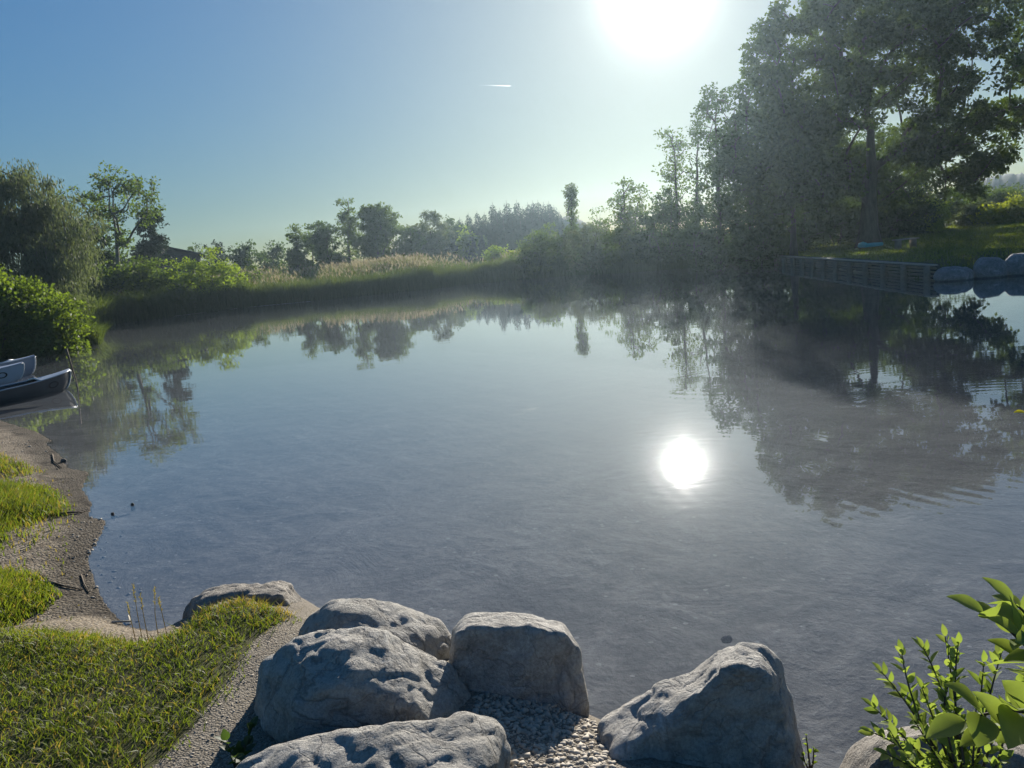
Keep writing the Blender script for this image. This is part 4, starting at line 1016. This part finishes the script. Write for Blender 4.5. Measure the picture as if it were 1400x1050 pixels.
SW = [('dark weathered stick lying across the middle of the beach', (60, 782), (110, 790), .006), ('short pale stick on the beach above the lawn', (150, 838), (172, 822), .007), ('brown twig by the water line of the lower beach', (108, 770), (118, 794), .005),
      ('thin branch at the water edge of the sandy spit', (70, 612), (82, 630), .008), ('bent twig lying beside the upper grass tuft', (70, 695), (112, 688), .010), ('pale straw lying across the lower grass tuft', (-20, 782), (84, 786), .006)]
for lab, a, b, r_ in SW:
    p = P(*a, .1); q = P(*b, .1); p[2] = max(gz(p[0], p[1]), 0) + r_ * .8; q[2] = max(gz(q[0], q[1]), 0) + r_ * .8; m_ = (p + q) / 2 + rng.normal(size=3) * .03; m_[2] = max(gz(m_[0], m_[1]), 0) + r_ * 1.5
    g = Geo(); g.tube(np.array([p, m_, q]) - p, [r_, r_ * .9, r_ * .5], 6); o = g.build('stick', M['stick' if 'pale' not in lab else 'rope'], None, True); o.location = p; tag(o, lab, 'stick')
g = Geo(); P_ = np.array([pw(a_, b_, .1) for a_, b_ in [(-60, 590), (50, 592), (115, 650), (140, 715), (122, 765), (146, 840), (60, 848), (-60, 848)]]); n = 9000
x = P_[:, 0].min() + np.ptp(P_[:, 0]) * rng.random(n); y = P_[:, 1].min() + np.ptp(P_[:, 1]) * rng.random(n); k = inside(P_, x, y) & (wob(x * 1.6 + 3, y * 1.6) + .5 * rng.normal(size=n) > .1); x, y = x[k], y[k]; z, ds, ii, _ = terrain(x, y); k = ~ii; c = np.stack([x[k], y[k], z[k] + .004], -1); n = len(c)
g.leaves(c, unit_rand(n) * np.array([1, 1, .25]), np.tile([0, 0, 1.], (n, 1)) + .4 * unit_rand(n), .015 + .06 * rng.random(n) ** 3, .004 + .012 * rng.random(n))
tag(g.build('beach_litter', [M['stick']]), kind='stuff')
# floating pollen and reed litter along the bank
g = Geo(); n = 900
t_ = rng.random(n); x0 = np.array([P(240, 432)[:2], P(330, 420.5)[:2], P(425, 411.5)[:2]])
pp = np.stack([np.interp(t_, [0, .5, 1], x0[:, 0]), np.interp(t_, [0, .5, 1], x0[:, 1])], -1); pp *= (1 - (.004 + .012 * rng.random(n) * (t_ > .4)))[:, None]
c = np.stack([pp[:, 0], pp[:, 1], np.full(n, .006)], -1); ax = unit_rand(n) * np.array([1, 1, 0]); g.leaves(c, ax, np.tile([0, 0, 1.], (n, 1)), .05 + .12 * rng.random(n), .04 + .03 * rng.random(n))
tag(g.build('floating_litter', [M['foam']]), kind='stuff')

# ------------------------------------------------------------------ near plants
def leaf_mesh(g, base, ax, up, L_, W_, curl=.15):
    """a proper leaf: 2x6 quads folded along the midrib, pointed tip"""
    ax = ax / np.linalg.norm(ax); s = np.cross(ax, up); s /= np.linalg.norm(s) + 1e-9; n_ = np.cross(s, ax)
    ts = np.linspace(0, 1, 13); w = W_ / 2 * np.sin(np.pi * np.clip(ts, 0, 1) ** .8) ** .85
    v = []
    for t_, ww in zip(ts, w):
        c_ = base + ax * L_ * t_ - n_ * curl * L_ * t_ ** 2; wv = .03 * L_ * math.sin(t_ * 14)
        v += [c_ + s * ww + n_ * (ww * .35 + wv * .3), c_, c_ - s * ww + n_ * (ww * .35 - wv * .3)]
    q = [[i * 3 + j, i * 3 + j + 1, (i + 1) * 3 + j + 1, (i + 1) * 3 + j] for i in range(12) for j in range(2)]
    g.add(v, q)
def shrub(label, name, root_p, stems, lw, mat='leaf_near', cat='shrub', down=0.0):
    """stems: list of (end point, curve, leaf length, number of leaf pairs)"""
    o = empty(name, root_p); tag(o, label, cat)
    for end, bend, ll, npair in stems:
        e = np.array(end) - root_p; st = np.zeros(3); mid = e * .5 + np.array(bend)
        s = np.linspace(0, 1, 9)[:, None]; pts = (1 - s) ** 2 * st + 2 * s * (1 - s) * mid + s * s * e
        g = Geo(); g.tube(pts, np.linspace(.0045, .0012, 9), 6); g.build('stem', M['bark'], o, True)
        g = Geo(); ds = np.gradient(pts, axis=0)
        for i in range(npair):
            f_ = .25 + .75 * (i + .5) / npair; c_ = np.array([np.interp(f_, s[:, 0], pts[:, k]) for k in range(3)]); tv = np.array([np.interp(f_, s[:, 0], ds[:, k]) for k in range(3)]); tv /= np.linalg.norm(tv)
            for sg in (-1, 1):
                sd2 = np.cross(tv, unit_rand(1)[0]); sd2 /= np.linalg.norm(sd2) + 1e-9
                leaf_mesh(g, c_, tv * .7 + sd2 * .8 + np.array([0, 0, .25]), np.array([0, 0, 1.]) + unit_rand(1)[0] * .7, ll * (.6 + .6 * rng.random()), ll * lw * (.7 + .5 * rng.random()))
        leaf_mesh(g, pts[-1], ds[-1], np.array([0, -.3, 1.]), ll * .8, ll * lw * .8)
        if len(g.v) > 12: g.build('leaf_spray', M[mat], o, True)
        else:
            for vv, qq in zip(g.v, g.q):
                g1 = Geo(); g1.add(vv, qq - qq.min()); g1.build('leaf', M[mat], o, True)
    return o
rp = D(1325, 1120, 1.75)
st = []
for (px, py, dp, n_) in [(1192, 965, 1.8, 9), (1205, 918, 1.85, 8), (1232, 890, 1.85, 8), (1262, 885, 1.8, 10), (1292, 870, 1.75, 10), (1310, 880, 1.7, 9), (1345, 905, 1.7, 9), (1190, 1000, 1.75, 8), (1220, 1005, 1.65, 9), (1250, 985, 1.7, 10), (1290, 975, 1.65, 9), (1260, 940, 1.8, 9), (1300, 930, 1.72, 9), (1370, 890, 1.7, 8), (1335, 960, 1.65, 9), (1380, 960, 1.7, 9), (1240, 1035, 1.6, 8), (1400, 930, 1.75, 8), (1210, 1030, 1.7, 8)]:
    st.append((D(px, py, dp), rng.normal(size=3) * .03 + np.array([0, 0, .03]), .035, n_ + 4))
shrub('small leaved green shrub in the bottom right corner over the pale rock', 'leafy_shrub', rp, st, .5)
rp = D(1490, 1010, 1.0)
st = [(D(1345, 838, 1.0), (0, 0, .05), .06, 4), (D(1385, 822, 1.02), (0, 0, .05), .055, 4), (D(1320, 985, .95), (0, 0, .05), .07, 3), (D(1400, 900, 1.0), (0, 0, .03), .06, 3), (D(1360, 1000, .95), (0, 0, .03), .065, 3), (D(1395, 870, .98), (0, 0, .04), .06, 3)]
shrub('branch with large close leaves reaching in from the right edge', 'broadleaf_shrub', rp, st, .55, 'leaf_near')
rp = D(1470, 590, 1.0)
shrub('twig at the right edge with one yellow leaf over the water', 'leafy_twig', rp, [(D(1402, 564, 1.0), (0, 0, .01), .018, 0)], .6, 'leaf_single', 'twig')
p = P(1108, 1055, .1)
shrub('small seedling with yellow green leaves right of the wedge boulder', 'seedling', p, [(D(1102, 1005, 2.5), (0, 0, .01), .022, 4), (D(1112, 1022, 2.5), (.01, 0, .0), .02, 3), (D(1098, 1030, 2.5), (-.01, 0, 0), .02, 3)], .55, 'leaf_bright', 'plant')
p = P(325, 1065, .36)
shrub('dark lobed weed growing between the path and the front boulder', 'weed', p, [(D(310, 1012, 2.55), (0, 0, .02), .05, 3), (D(335, 1018, 2.55), (0, 0, .02), .045, 3), (D(345, 995, 2.6), (0, 0, .02), .05, 3), (D(322, 1035, 2.45), (0, 0, .02), .045, 3)], .75, 'leaf_dark', 'plant')
p = P(850, 1040, .2)
shrub('tiny tuft of leaves at the foot of the wedge boulder by the gravel', 'seedling', p, [(D(846, 1030, 2.55), (0, 0, .01), .02, 3), (D(862, 1036, 2.5), (0, 0, .01), .018, 3), (D(840, 1042, 2.5), (0, 0, .01), .018, 3)], .5, 'leaf_bright', 'plant')

# ------------------------------------------------------------------ contrail, haze
a = D(655, 116.5, 9000); b = D(699, 117.5, 9000); g = Geo(); s = np.linspace(0, 1, 12)[:, None]
g.tube(a + (b - a) * s, np.concatenate([np.linspace(2, 7, 10), [8, 5]]), 8); o = g.build('contrail', M['contrail'], None, True); tag(o, 'short thin white contrail in the blue sky left of the sun', 'contrail')

HAZE = 0.0004
hz = np.array([[-600, -60, -2.6], [600, -60, -2.6], [600, 262, -2.6], [-600, 262, -2.6], [-600, -60, 130], [600, -60, 130], [600, 262, 130], [-600, 262, 130]])
hz[:, 2] = np.where(hz[:, 2] < 0, -4.5, 18.5)
o = link('haze', np_mesh('haze', hz, np.array([[0, 3, 2, 1], [4, 5, 6, 7], [0, 1, 5, 4], [1, 2, 6, 5], [2, 3, 7, 6], [3, 0, 4, 7]])))
t = NT('haze'); pv = t.n.new('ShaderNodeVolumePrincipled'); pv.inputs['Density'].default_value = HAZE; pv.inputs['Color'].default_value = (.62, .84, 1.0, 1); pv.inputs['Anisotropy'].default_value = .7
t.l.new(pv.outputs[0], t.out.inputs['Volume']); o.data.materials.append(t.m); tag(o, kind='stuff')
